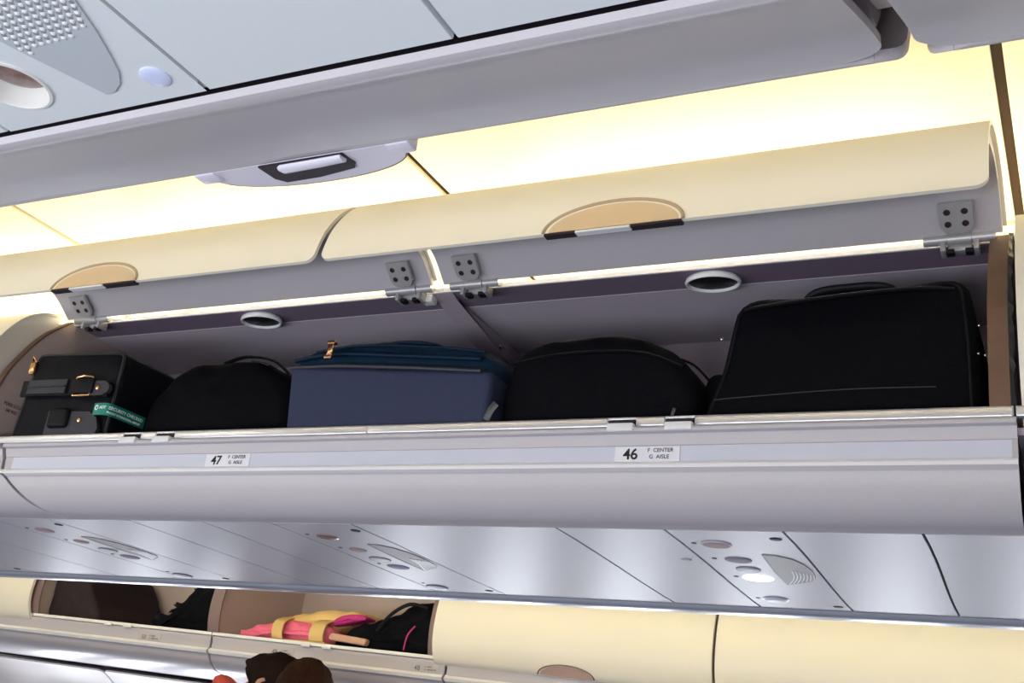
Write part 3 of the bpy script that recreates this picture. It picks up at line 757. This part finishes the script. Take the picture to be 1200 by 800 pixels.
def strap(pts, width, thick, name, material, parent, label=None):
    """flat band through pts, widened along the cabin-vertical z"""
    V = []; F = []
    for (x, y, z) in pts: V += [(x, y, z-width/2), (x, y-thick, z-width/2), (x, y-thick, z+width/2), (x, y, z+width/2)]
    n = len(pts)
    for i in range(n-1):
        a = 4*i; b = a+4
        for k in range(4): F.append([a+k, a+(k+1) % 4, b+(k+1) % 4, b+k])
    F += [[0, 1, 2, 3][::-1], [4*n-4, 4*n-3, 4*n-2, 4*n-1]]
    return obj(name, V, F, material, parent, label)

# 1. buckled dark case at the left end
c1 = thing('leather_case', 'dark navy leather case with buckled straps and a green security tag', 'suitcase', (-1.86, 1.72, FLZ))
O1 = [(-2.006, FLZ), (-1.728, FLZ), (-1.728, 2.208), (-1.985, 2.218)]
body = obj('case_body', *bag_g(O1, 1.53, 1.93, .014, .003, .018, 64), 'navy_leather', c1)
MB().tube(edge_loop(O1, 1.534, .004, .018, 64), .0035, 6, True).out('piping', 'piping_grey', body, 'dark grey piped edge')
strap([(-1.992, 1.524, 2.133), (-1.93, 1.521, 2.131), (-1.80, 1.521, 2.128), (-1.735, 1.522, 2.122)], .034, .006, 'strap', 'strap_black', c1, 'dark upper strap')
sg = strap([(-1.968, 1.517, 2.134), (-1.852, 1.514, 2.131)], .030, .004, 'strap_loop', 'strap_grey', c1, 'grey webbing keeper on the strap')
strap([(-1.967, 1.512, 2.134), (-1.853, 1.509, 2.131)], .003, .002, 'stitch_line', 'piping_grey', sg)
bk = MB()
bk.tube([(-1.826, 1.512, 2.109), (-1.803, 1.508, 2.1075), (-1.780, 1.512, 2.109), (-1.779, 1.513, 2.128), (-1.780, 1.512, 2.148), (-1.803, 1.508, 2.1495), (-1.826, 1.512, 2.148), (-1.827, 1.513, 2.128)], .0028, 8, True)
bk.out('buckle', 'brass', c1, 'brass buckle')
MB().box(-1.834, -1.772, 1.507, 1.514, 2.1125, 2.1445, .003).out('buckle_bar', 'strap_black', c1)
tb = MB()
V = [(x, 1.512, z) for x, z in [(-1.778, 2.108), (-1.745, 2.108), (-1.733, 2.114), (-1.729, 2.122), (-1.733, 2.131), (-1.745, 2.138), (-1.778, 2.140)]]
tb.add(V+[(x, 1.5215, z) for x, y, z in V], [[i, (i+1) % 7, 7+(i+1) % 7, 7+i] for i in range(7)]+[list(range(7)), list(range(7, 14))[::-1]])
tb.out('strap_tip', 'strap_grey', c1)
MB().lathe([(.0055, 0), (.0048, .003), (.001, .005)], (-1.760, 1.512, 2.124), (0, -1, 0), 14).out('stud', 'brass', c1, 'brass stud')
V = [(x, 1.518, z) for x, z in [(-1.890, 2.018), (-1.748, 2.018), (-1.740, 2.040), (-1.750, 2.062), (-1.775, 2.076), (-1.890, 2.080)]]
obj('pocket_flap', V+[(x, 1.527, z) for x, y, z in V], [[i, (i+1) % 6, 6+(i+1) % 6, 6+i] for i in range(6)]+[list(range(6)), list(range(6, 12))[::-1]], 'strap_grey', c1, 'dark grey leather flap')
MB().lathe([(.0055, 0), (.0048, .003), (.001, .005)], (-1.795, 1.518, 2.058), (0, -1, 0), 14).out('stud', 'brass', c1, 'brass stud')
MB().box(-1.880, -1.825, 1.508, 1.522, 2.042, 2.084, .008, 3).out('flap_keeper', 'strap_black', c1)
MB().lathe([(.008, 0), (.007, .004), (.005, .005), (.001, .007)], (-1.7275, 1.683, 2.184), (1, -.1, 0), 16).out('clasp', 'brass', c1, 'brass rivet on the side')
MB().box(-1.996, -1.978, 1.522, 1.536, 2.168, 2.196, .004).tube([(-1.992, 1.524, 2.196), (-1.984, 1.520, 2.205), (-1.974, 1.524, 2.194)], .003, 8).out('corner_clasp', 'brass', c1, 'brass clasp at the top corner')
# green security tag wrapped round the right front corner
TP = spline([(-1.764, 1.5195, 2.0800), (-1.745, 1.5165, 2.0795), (-1.7285, 1.5175, 2.0790), (-1.7225, 1.5250, 2.0790), (-1.7215, 1.545, 2.0795), (-1.7225, 1.580, 2.0805), (-1.7235, 1.618, 2.0810)], 8)
TL_ = [0.0]
for a, b in zip(TP, TP[1:]): TL_.append(TL_[-1]+(Vector(b)-Vector(a)).length)
def tag_pt(s_, h, out):
    s_ = max(0, min(TL_[-1], s_)); i = 0
    while i < len(TL_)-2 and TL_[i+1] < s_: i += 1
    a, b = Vector(TP[i]), Vector(TP[i+1]); t = (s_-TL_[i])/max(TL_[i+1]-TL_[i], 1e-9); d = (b-a).normalized()
    return a+(b-a)*t+Vector((d.y, -d.x, 0))*out+Vector((0, 0, h))
tv = []; tf = []; N = 40
for k in range(N+1):
    s_ = TL_[-1]*k/N
    for h in (-.0125, .0125):
        for o_ in (.0012, 0): tv.append(tag_pt(s_, h, o_))
for k in range(N):
    a = 4*k; b = a+4; tf += [[a, a+2, b+2, b], [a+1, b+1, b+3, a+3], [a, b, b+1, a+1], [a+2, a+3, b+3, b+2]]
tf += [[0, 1, 3, 2], [4*N, 4*N+2, 4*N+3, 4*N+1]]
tg = obj('security_tag', tv, tf, 'tag_green', c1, 'green AOT SECURITY CHECKED tag')
def tag_text(s, t0, t1, dz, size, name):
    cu = bpy.data.curves.new('t', 'FONT'); cu.body = s; cu.size = size; cu.extrude = .0002; cu.offset = .00022
    tt = bpy.data.objects.new('t', cu); C.objects.link(tt)
    me = bpy.data.meshes.new_from_object(tt, depsgraph=bpy.context.evaluated_depsgraph_get()); bpy.data.objects.remove(tt)
    xm = max(v.co.x for v in me.vertices)
    V = [tag_pt(TL_[-1]*(t0+(t1-t0)*v.co.x/xm), dz+v.co.y, .0016+v.co.z) for v in me.vertices]
    obj(name, V, [list(p.vertices) for p in me.polygons], 'tag_white', tg, smooth=0)
V = []; nn = 20
for q in range(nn): V.append(tag_pt(TL_[-1]*(.075+.045*math.cos(2*PI*q/nn)), .0030+.0058*math.sin(2*PI*q/nn), .0018))
for q in range(nn): V.append(tag_pt(TL_[-1]*(.080+.022*math.cos(2*PI*q/nn)), .0030+.0028*math.sin(2*PI*q/nn), .0018))
obj('tag_emblem', V, [[q, (q+1) % nn, nn+(q+1) % nn, nn+q] for q in range(nn)], 'tag_white', tg, 'round white emblem', 0)
tag_text('AOT', .14, .26, .0005, .0085, 'tag_lettering')
tag_text('SECURITY CHECKED', .29, .95, .0005, .0092, 'tag_lettering')
tag_text('PHUKET INTERNATIONAL AIRPORT', .28, .92, -.0085, .0062, 'tag_lettering')
# printed loading note on the end panel behind the case
ep = [o for o in ALL if o.name.startswith('end_panel') and o.parent == bin47][0]
text('load_note', 'MAX LOAD', (-2.0716, 1.545, 2.112), .011, 'seal_brown', ep, rot=(PI/2, 0, PI/2))
text('load_note', '60 KG', (-2.0716, 1.555, 2.099), .011, 'seal_brown', ep, rot=(PI/2, 0, PI/2))

# 2. soft black bag
c2 = thing('duffel_bag', 'soft black duffel bag between the buckled case and the blue bag', 'bag', (-1.49, 1.75, FLZ))
O2 = [(-1.70, FLZ), (-1.335, FLZ), (-1.325, 2.10), (-1.35, 2.160), (-1.42, 2.196), (-1.51, 2.206), (-1.61, 2.198), (-1.67, 2.16), (-1.705, 2.10)]
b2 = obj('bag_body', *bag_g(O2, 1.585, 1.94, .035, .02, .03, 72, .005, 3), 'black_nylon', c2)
MB().tube(spline([(-1.54, 1.62, 2.206), (-1.47, 1.60, 2.208), (-1.40, 1.60, 2.196), (-1.352, 1.61, 2.160)], 6), .006, 8, False, .5).out('carry_handle', 'strap_black', c2)
MB().tube([(-1.452, 1.595, 2.196), (-1.425, 1.588, 2.190), (-1.40, 1.588, 2.182)], .0014, 6).out('zip_teeth', 'piping_grey', b2, 'grey zip teeth')

# 3. blue bag
c3 = thing('cabin_bag', 'blue fabric cabin bag with a dark teal zipped top, in the middle', 'bag', (-1.08, 1.75, FLZ))
O3 = [(-1.272, FLZ), (-.866, FLZ), (-.866, 2.120), (-1.292, 2.152)]
b3 = obj('front_panel', *bag_g(O3, 1.522, 1.62, .012, .0015, .012, 72, .0004, 5), 'blue_nylon', c3)
O3b = [(-1.268, FLZ), (-.872, FLZ), (-.872, 2.06), (-.868, 2.148), (-.905, 2.178), (-1.0, 2.192), (-1.12, 2.205), (-1.22, 2.210), (-1.318, 2.180), (-1.30, 2.10)]
b3b = obj('bag_body', *bag_g(O3b, 1.545, 1.93, .035, .004, .03, 72, .003, 6), 'teal_nylon', c3)
MB().tube([(-1.293, 1.524, 2.147), (-1.18, 1.514, 2.141), (-1.02, 1.514, 2.129), (-.885, 1.518, 2.118)], .0035, 8).out('seam_piping', 'strap_grey', b3, 'paler piped seam')
MB().tube(spline([(-1.30, 1.545, 2.168), (-1.20, 1.535, 2.172), (-1.05, 1.535, 2.160), (-.90, 1.54, 2.148)], 5), .006, 8, False, .6).out('zip_band', 'teal_nylon', b3b)
MB().tube(spline([(-1.26, 1.552, 2.186), (-1.15, 1.545, 2.190), (-1.0, 1.545, 2.178), (-.90, 1.552, 2.166)], 5), .004, 8, False, .6).out('zip_band', 'teal_nylon', b3b)
MB().tube(spline([(-1.165, 1.60, 2.190), (-1.13, 1.575, 2.197), (-1.06, 1.570, 2.196), (-1.01, 1.575, 2.188), (-.985, 1.60, 2.176)], 6), .010, 10, False, .7).out('carry_handle', 'teal_nylon', c3)
zp = MB().box(-1.2055, -1.1935, 1.510, 1.5155, 2.160, 2.186, .002).box(-1.207, -1.190, 1.509, 1.519, 2.183, 2.190, .002).box(-1.2095, -1.1935, 1.509, 1.5165, 2.155, 2.162, .002)
zp.out('zip_pull', 'brass', c3, 'shiny copper zip pull')
# tag strip at its lower right corner
MB().tube([(-.867, 1.525, 2.034), (-.858, 1.519, 2.048), (-.849, 1.519, 2.060)], .006, 6, False, .2).out('loop_tab', 'tag_clear', c3, 'grey loop tab')

# 4. black holdall
c4 = thing('holdall', 'plain black holdall between the blue bag and the large black suitcase', 'bag', (-.69, 1.75, FLZ))
O4 = [(-.855, FLZ), (-.528, FLZ), (-.516, 2.08), (-.532, 2.115), (-.562, 2.150), (-.610, 2.178), (-.70, 2.187), (-.790, 2.187), (-.848, 2.160), (-.866, 2.10)]
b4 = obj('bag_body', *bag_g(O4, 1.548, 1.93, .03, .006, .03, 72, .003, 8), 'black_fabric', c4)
MB().tube(spline([(-.845, 1.556, 2.142), (-.75, 1.544, 2.150), (-.62, 1.544, 2.146), (-.548, 1.556, 2.122)], 5), .005, 8, False, .5).out('zip_band', 'strap_black', b4)
MB().tube(spline([(-.80, 1.60, 2.180), (-.75, 1.58, 2.184), (-.66, 1.58, 2.184), (-.615, 1.60, 2.172)], 5), .008, 8, False, .6).out('carry_handle', 'strap_black', c4)
for dz in (0, -.024):
    MB().tube(spline([(-.566, 1.60, 2.152+dz), (-.543, 1.60, 2.140+dz), (-.522, 1.61, 2.118+dz), (-.512, 1.63, 2.10+dz)], 5), .0022, 6).out('strap_cord', 'strap_black', c4, 'thin looped cord at the side')
MB().tube([(-.553, 1.535, 2.027), (-.550, 1.530, 2.036), (-.547, 1.530, 2.045)], .0026, 6, False, .2).out('loop_tab', 'tag_clear', c4, 'grey loop tab')

# 5. large black suitcase
c5 = thing('suitcase', 'large black soft suitcase with thin piping at the right end of the open bins', 'suitcase', (-.31, 1.75, FLZ))
O5 = [(-.528, FLZ), (-.118, FLZ), (-.122, 2.15), (-.130, 2.225), (-.150, 2.240), (-.25, 2.234), (-.35, 2.228), (-.440, 2.232), (-.468, 2.215), (-.487, 2.11)]
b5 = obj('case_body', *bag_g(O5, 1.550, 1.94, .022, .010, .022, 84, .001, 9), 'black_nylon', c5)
MB().tube(edge_loop(O5, 1.552, .012, .03, 84), .0028, 6, True).out('piping', 'strap_black', b5)
MB().tube(spline([(-.490, 1.541, 2.060), (-.44, 1.538, 2.062), (-.30, 1.536, 2.067), (-.175, 1.539, 2.067)], 5), .0009, 6).out('lower_piping', 'piping_grey', b5, 'thin grey piping line')
MB().tube(spline([(-.450, 1.552, 2.206), (-.42, 1.543, 2.208), (-.30, 1.537, 2.214), (-.20, 1.543, 2.219), (-.15, 1.552, 2.217)], 5), .006, 8, False, .5).out('zip_band', 'strap_black', b5)
MB().tube(spline([(-.375, 1.60, 2.226), (-.35, 1.58, 2.241), (-.30, 1.578, 2.245), (-.25, 1.58, 2.243), (-.225, 1.60, 2.232)], 5), .008, 10, False, .6).out('carry_handle', 'strap_black', c5)
MB().lathe([(.003, 0), (.0025, .002), (.0005, .003)], (-.487, 1.556, 2.165), (-.5, -1, 0), 10).out('rivet', 'chrome', c5, 'tiny shiny rivet')
for z, x in ((2.160, -.119), (2.118, -.1205), (2.115, -.112)):
    MB().lathe([(.002, 0), (.0015, .001), (.0004, .0015)], (x, 1.552, z), (0, -1, 0), 8).out('rivet', 'chrome', c5, 'tiny shiny rivet')
obj('side_pocket', *bag_g([(-.528, FLZ), (-.478, FLZ), (-.478, 2.09), (-.492, 2.128), (-.520, 2.128), (-.530, 2.10)], 1.60, 1.72, .014, .003, .012, 40), 'black_fabric', c5)

# far bags
def fbag(outline, y0, y1, **k):
    return bag_g(outline, y0, y1, slope=None, **k)
F0 = 1.8465
a = -3.22
f1 = thing('duffel_bag', 'shaggy black bag in the open far bin at lower left', 'bag', (a, 3.7, F0+fz(a)))
s = fz(a)
bd = obj('bag_body', *bag_g([(-3.42, F0+s), (-3.055, F0+s), (-3.05, 2.06), (-3.12, 2.10), (-3.21, 2.075), (-3.27, 2.03), (-3.33, 1.965), (-3.385, 1.925), (-3.43, 1.895)], 3.50, 3.93, edge=.04, bulge=.015, corner=.03, n=60, wob=.010, seed=12), 'black_nylon', f1)
sp = MB()
for k in range(26):
    t = random.random(); x = -3.41+.24*t; z = 1.895+.155*t+random.uniform(-.01, .01)
    sp.tube([(x+.02, 3.53, z), (x-.004, 3.505, z+random.uniform(0, .012)), (x-.020+random.uniform(-.008, .012), 3.50, z+random.uniform(-.012, .022))], [.011, .006, .001], 5)
sp.out('loose_straps', 'strap_black', f1)
a = -3.88; s = fz(a)
f2 = thing('maroon_fill', 'dark maroon bag shape filling in for the unlit end of the open far bin', 'bag', (a, 3.72, F0+s))  # bag shape widened and darkened to paint the bin's unlit interior
obj('bag_body', *bag_g([(-4.02, F0+s), (-3.70, F0+s), (-3.74, 1.95), (-3.79, 2.02), (-3.86, 2.12), (-4.018, 2.13)], 3.50, 3.93, edge=.02, bulge=.01, corner=.03, n=60, wob=.008, seed=14), 'maroon_shade', f2)
a = -2.72; s = fz(a)
f3 = thing('pink_bag', 'pink cloth bag with broad yellow straps in the open far bin', 'bag', (a, 3.65, F0+s))
pb = obj('bag_body', *bag_g([(-2.985, F0+s), (-2.552, F0+s), (-2.545, 1.91), (-2.565, 1.945), (-2.66, 1.953), (-2.76, 1.948), (-2.86, 1.940), (-2.93, 1.920), (-2.985, 1.895)], 3.52, 3.90, edge=.04, bulge=.02, corner=.03, n=72, wob=.008, seed=16), 'pink_cloth', f3)
obj('top_cover', *bag_g([(-2.85, 1.915), (-2.56, 1.925), (-2.44, 1.975), (-2.47, 2.008), (-2.60, 2.005), (-2.74, 1.985), (-2.84, 1.950)], 3.56, 3.92, edge=.03, bulge=.004, corner=.03, n=60, wob=.004, seed=18), 'yellow_strap', f3, 'yellow folded top cover')
for (xa_, xb_) in ((-2.800, -2.752), (-2.612, -2.548)):
    P = spline([(1.860+s, 3.492), (1.90, 3.487), (1.938, 3.500), (1.958, 3.54), (1.972, 3.60)], 5)
    V = []; F = []
    for i, (z, y) in enumerate(P):
        sh = -.022*(1-i/len(P)); sh = -sh if xa_ < -2.7 else sh*-.2
        for (x, o) in ((xa_+sh, 0), (xb_+sh, 0), (xb_+sh, .006), (xa_+sh, .006)): V.append((x, y-o, z))
    for i in range(len(P)-1):
        for k in range(4): F.append([4*i+k, 4*i+(k+1) % 4, 4*i+4+(k+1) % 4, 4*i+4+k])
    F += [[3, 2, 1, 0], [4*len(P)-4+k for k in range(4)]]
    obj('strap', V, F, 'yellow_strap', f3, 'broad yellow strap')
MB().box(-2.80, -2.54, 3.490, 3.51, 1.862, 1.876, .003).out('lower_band', 'yellow_strap', f3, 'yellow lower band')
obj('front_fold', *bag_g([(-2.55, 1.940), (-2.43, 1.965), (-2.385, 1.975), (-2.44, 1.992), (-2.52, 1.985), (-2.56, 1.955)], 3.535, 3.60, edge=.012, bulge=.006, corner=.02, n=40, wob=.003, seed=20), 'magenta_cloth', f3, 'magenta folded cloth')
a = -2.28; s = fz(a)
f4 = thing('backpack', 'black backpack with a tan label in the open far bin, beside the pink bag', 'bag', (a, 3.68, F0+s))
obj('bag_body', *bag_g([(-2.525, F0+s), (-2.065, F0+s), (-2.06, 2.03), (-2.13, 2.05), (-2.22, 2.035), (-2.30, 1.985), (-2.42, 1.950), (-2.528, 1.91)], 3.515, 3.90, edge=.04, bulge=.012, corner=.03, n=72, wob=.010, seed=22), 'black_fabric', f4)
MB().add(*bag_g([(-2.52, 1.885), (-2.355, 1.872), (-2.352, 1.897), (-2.515, 1.910)], 3.484, 3.51, edge=.004, bulge=.002, corner=.004, n=30)).out('label_patch', 'tan_leather', f4, 'tan leather label patch')
MB().tube(spline([(-2.33, 3.51, 1.93), (-2.27, 3.495, 1.99), (-2.20, 3.50, 2.03), (-2.13, 3.51, 2.02)], 5), .007, 8, False, .4).out('shoulder_strap', 'strap_black', f4)
MB().tube(spline([(-2.20, 3.50, 1.87), (-2.185, 3.49, 1.92), (-2.165, 3.50, 1.955)], 5), .003, 6, False, .5).out('side_strap', 'magenta_cloth', f4, 'dark pink strap')

# ------------------------------------------------------------------ people in the far aisle
def skinned(name, nodes, edges, material, parent, root=0, sub=2, label=None):
    me = bpy.data.meshes.new(name)
    org = Vector(nodes[root][0])
    me.from_pydata([Vector(p)-org for p, r in nodes], edges, [])
    me.skin_vertices.new() if hasattr(me.skin_vertices, 'new') else None
    o = bpy.data.objects.new(name, me); link(o, parent, org)
    md = o.modifiers.new('skin', 'SKIN'); md.use_smooth_shade = True
    for i, (p, r) in enumerate(nodes):
        sv = me.skin_vertices[0].data[i]; sv.radius = r if isinstance(r, tuple) else (r, r); sv.use_root = (i == root)
    o.modifiers.new('sub', 'SUBSURF').levels = sub; o.modifiers['sub'].render_levels = sub
    me.materials.append(MAT[material])
    if label: o['label'] = label
    return o
def bake(o):
    dg = bpy.context.evaluated_depsgraph_get(); dg.update()
    me = bpy.data.meshes.new_from_object(o.evaluated_get(dg), depsgraph=dg)
    mats = [m_ for m_ in o.data.materials]
    o.modifiers.clear(); o.data = me
    for p in me.polygons: p.use_smooth = True
def person(label, base, yaw, lean, top_mat, hair_mat, collar, hair_long, height=1.5, headbow=.3):
    """base = floor point under the pelvis; yaw = facing; lean = forward bend of the trunk (radians)"""
    K = height/1.5
    root = thing('person', label, 'person', base)
    B = Vector(base); cy, sy = math.cos(yaw), math.sin(yaw)
    fwd_ = Vector((cy, sy, 0)); side = Vector((-sy, cy, 0)); up = Vector((0, 0, 1))
    def W(f, s_, u): return B+fwd_*f*K+side*s_*K+up*u*K
    hip = (-.10*math.sin(lean), 0, .78)
    def T(f, s_, u):                   # trunk frame leaning about the hip
        a = lean; return W(hip[0]+f*math.cos(a)+u*math.sin(a), s_, hip[2]-f*math.sin(a)+u*math.cos(a))
    hb = lean+headbow
    nk = (0.0, .50)
    def Hd(f, s_, u):                  # head frame
        base_n = T(.012, 0, .515); return base_n+(fwd_*(f*math.cos(hb)+u*math.sin(hb))+side*s_+up*(-f*math.sin(hb)+u*math.cos(hb)))*1.0
    nodes = []; edges = []
    def N(p, r, par=None):
        r = (r[0]*K, r[1]*K) if isinstance(r, tuple) else (r*K, r*K)
        nodes.append((p, r)); i = len(nodes)-1
        if par is not None: edges.append((par, i))
        return i
    pel = N(T(0, 0, .03), (.13, .09))
    sp1 = N(T(0, 0, .18), (.115, .085), pel); sp2 = N(T(0, 0, .33), (.135, .095), sp1); sp3 = N(T(0, 0, .44), (.10, .07), sp2)
    n1 = N(T(.008, 0, .49), .046, sp3); n2 = N(Hd(.005, 0, .045), .044, n1)
    h1 = N(Hd(.018, 0, .10), (.064/K, .072/K), n2); h2 = N(Hd(.012, 0, .150), (.072/K, .084/K), h1); h3 = N(Hd(.006, 0, .188), (.054/K, .062/K), h2)
    for s_ in (-1, 1):
        sh = N(T(0, s_*.15, .425), .052, sp3); el = N(T(.05, s_*.20, .20), .037, sh)
        wr = N(W(hip[0]+.24+.1*math.sin(lean), s_*.19, .80), .024, el)
        pm = N(W(hip[0]+.30+.1*math.sin(lean), s_*.185, .79), (.030, .014), wr)
        for k in range(4):
            o1 = (k-1.5)*.016; q = W(hip[0]+.34+.1*math.sin(lean)-abs(k-1)*.004, s_*.185+o1, .785)
            a1 = N(q, .0085, pm); N(W(hip[0]+.375+.1*math.sin(lean)-abs(k-1.2)*.008, s_*.185+o1*1.1, .770), .007, a1)
        th = N(W(hip[0]+.305+.1*math.sin(lean), s_*.15, .785), .009, pm); N(W(hip[0]+.335+.1*math.sin(lean), s_*.14, .775), .0075, th)
        hj = N(T(0, s_*.085, -.03), .080, pel); kn = N(W(.02, s_*.09, .42), .052, hj); an = N(W(-.02, s_*.09, .07), .036, kn); N(W(.11, s_*.10, .03), (.036, .025), an)
    body = skinned('body', nodes, edges, 'skin', root, 0)
    bake(body)
    # face: nose, eyes, mouth, ears
    for s_ in (-1, 1):
        ey = MB().lathe([(.011*K, -.006*K), (.0115*K, 0), (.008*K, .006*K), (.001, .009*K)], Hd(.078, s_*.030, .128), fwd_*math.cos(hb)-up*math.sin(hb), 14).out('eye', 'eye_white', body)
        MB().lathe([(.0055*K, 0), (.001, .0015*K)], Hd(.086, s_*.030, .128), fwd_*math.cos(hb)-up*math.sin(hb), 12).out('iris', 'hair_dark', body)
        MB().tube(spline([tuple(Hd(.012, s_*.070, .150)), tuple(Hd(-.010, s_*.082, .140)), tuple(Hd(-.006, s_*.080, .112)), tuple(Hd(.010, s_*.070, .098))], 5), .010*K, 8).out('ear', 'skin', body)
    MB().tube([Hd(.080, 0, .135), Hd(.097, 0, .112), Hd(.104, 0, .100), Hd(.084, 0, .092)], [.008*K, .011*K, .014*K, .009*K], 10).out('nose', 'skin', body)
    MB().tube([Hd(.076, -.024, .069), Hd(.086, 0, .068), Hd(.076, .024, .069)], [.003*K, .007*K, .003*K], 8).out('mouth', 'lip_red', body)
    # hair: shell over the skull with strands and a ragged lower edge
    rnd = random.Random(3); V = []; F = []; nu, nv = 28, 12
    for j in range(nv+1):
        for i in range(nu):
            a = 2*PI*i/nu; front = max(0.0, math.cos(a))
            low = 2.1-1.05*front if not hair_long else 2.5-1.35*front
            th = low*j/nv
            r = 1.0+.035*math.sin(a*9+j*.7)+rnd.uniform(-.02, .02)
            f = .004+.091*math.sin(min(th, 1.75))*math.cos(a)*r - (.010 if j > 8 and front == 0 else 0)
            ss = .080*math.sin(min(th, 1.75))*math.sin(a)*r
            u = .142+.098*math.cos(th)*r
            V.append(Hd(f, ss, u))
    for j in range(nv):
        for i in range(nu): F.append([j*nu+i, j*nu+(i+1) % nu, (j+1)*nu+(i+1) % nu, (j+1)*nu+i])
    hr = obj('hair', V, F, hair_mat, body, smooth=60)
    sm = hr.modifiers.new('thick', 'SOLIDIFY'); sm.thickness = .012*K; sm.offset = 1
    # clothes
    nodes = []; edges = []
    pel = N(T(0, 0, -.02), (.150, .108)); a1 = N(T(0, 0, .16), (.138, .104), pel); a2 = N(T(0, 0, .33), (.152, .112), a1); a3 = N(T(-.01, 0, .465), (.125, .098), a2)
    for s_ in (-1, 1):
        sh = N(T(0, s_*.155, .425), .066, a3); el = N(T(.05, s_*.20, .20), .050, sh); N(W(hip[0]+.20+.1*math.sin(lean), s_*.192, .812), .038, el)
    bake(skinned('jacket', nodes, edges, top_mat, root, 0))
    nodes = []; edges = []
    pel = N(T(0, 0, .0), (.140, .100))
    for s_ in (-1, 1):
        hj = N(T(0, s_*.085, -.05), .092, pel); kn = N(W(.02, s_*.09, .42), .065, hj); N(W(-.02, s_*.09, .085), .052, kn)
    bake(skinned('trousers', nodes, edges, 'dark_trousers', root, 0))
    for s_ in (-1, 1):
        V, F = box_g(-.085, .145, -.043, .043, 0, .075, .028, 4)
        obj('shoe', [W(v.x+.0, s_*.095+v.y, v.z*(1.0 if v.x < .05 else .75)) for v in V], F, 'shoe_black', root)
    if collar:
        n = 20; P = []
        for k in range(n):
            a = 2*PI*k/n; P.append(T(.016+.066*math.cos(a), .064*math.sin(a), .522-.014*math.cos(a)))
        MB().tube(P, .021*K, 10, True, 1.4).out('collar', 'red_collar', root, 'orange red collar')
    return root
person('person bending forward in a navy jacket with orange red collar under the far bins', (-2.815, 2.96, .25), math.radians(20), .62, 'navy_jacket', 'hair_dark', True, False, 1.715, .42)
person('person with dark brown hair and a brown top, standing beside the one in navy', (-2.125, 2.79, .25), math.radians(75), .05, 'brown_top', 'hair_brown', False, True, 1.47, .10)

for o in ALL:
    if '_w' in o: del o['_w']
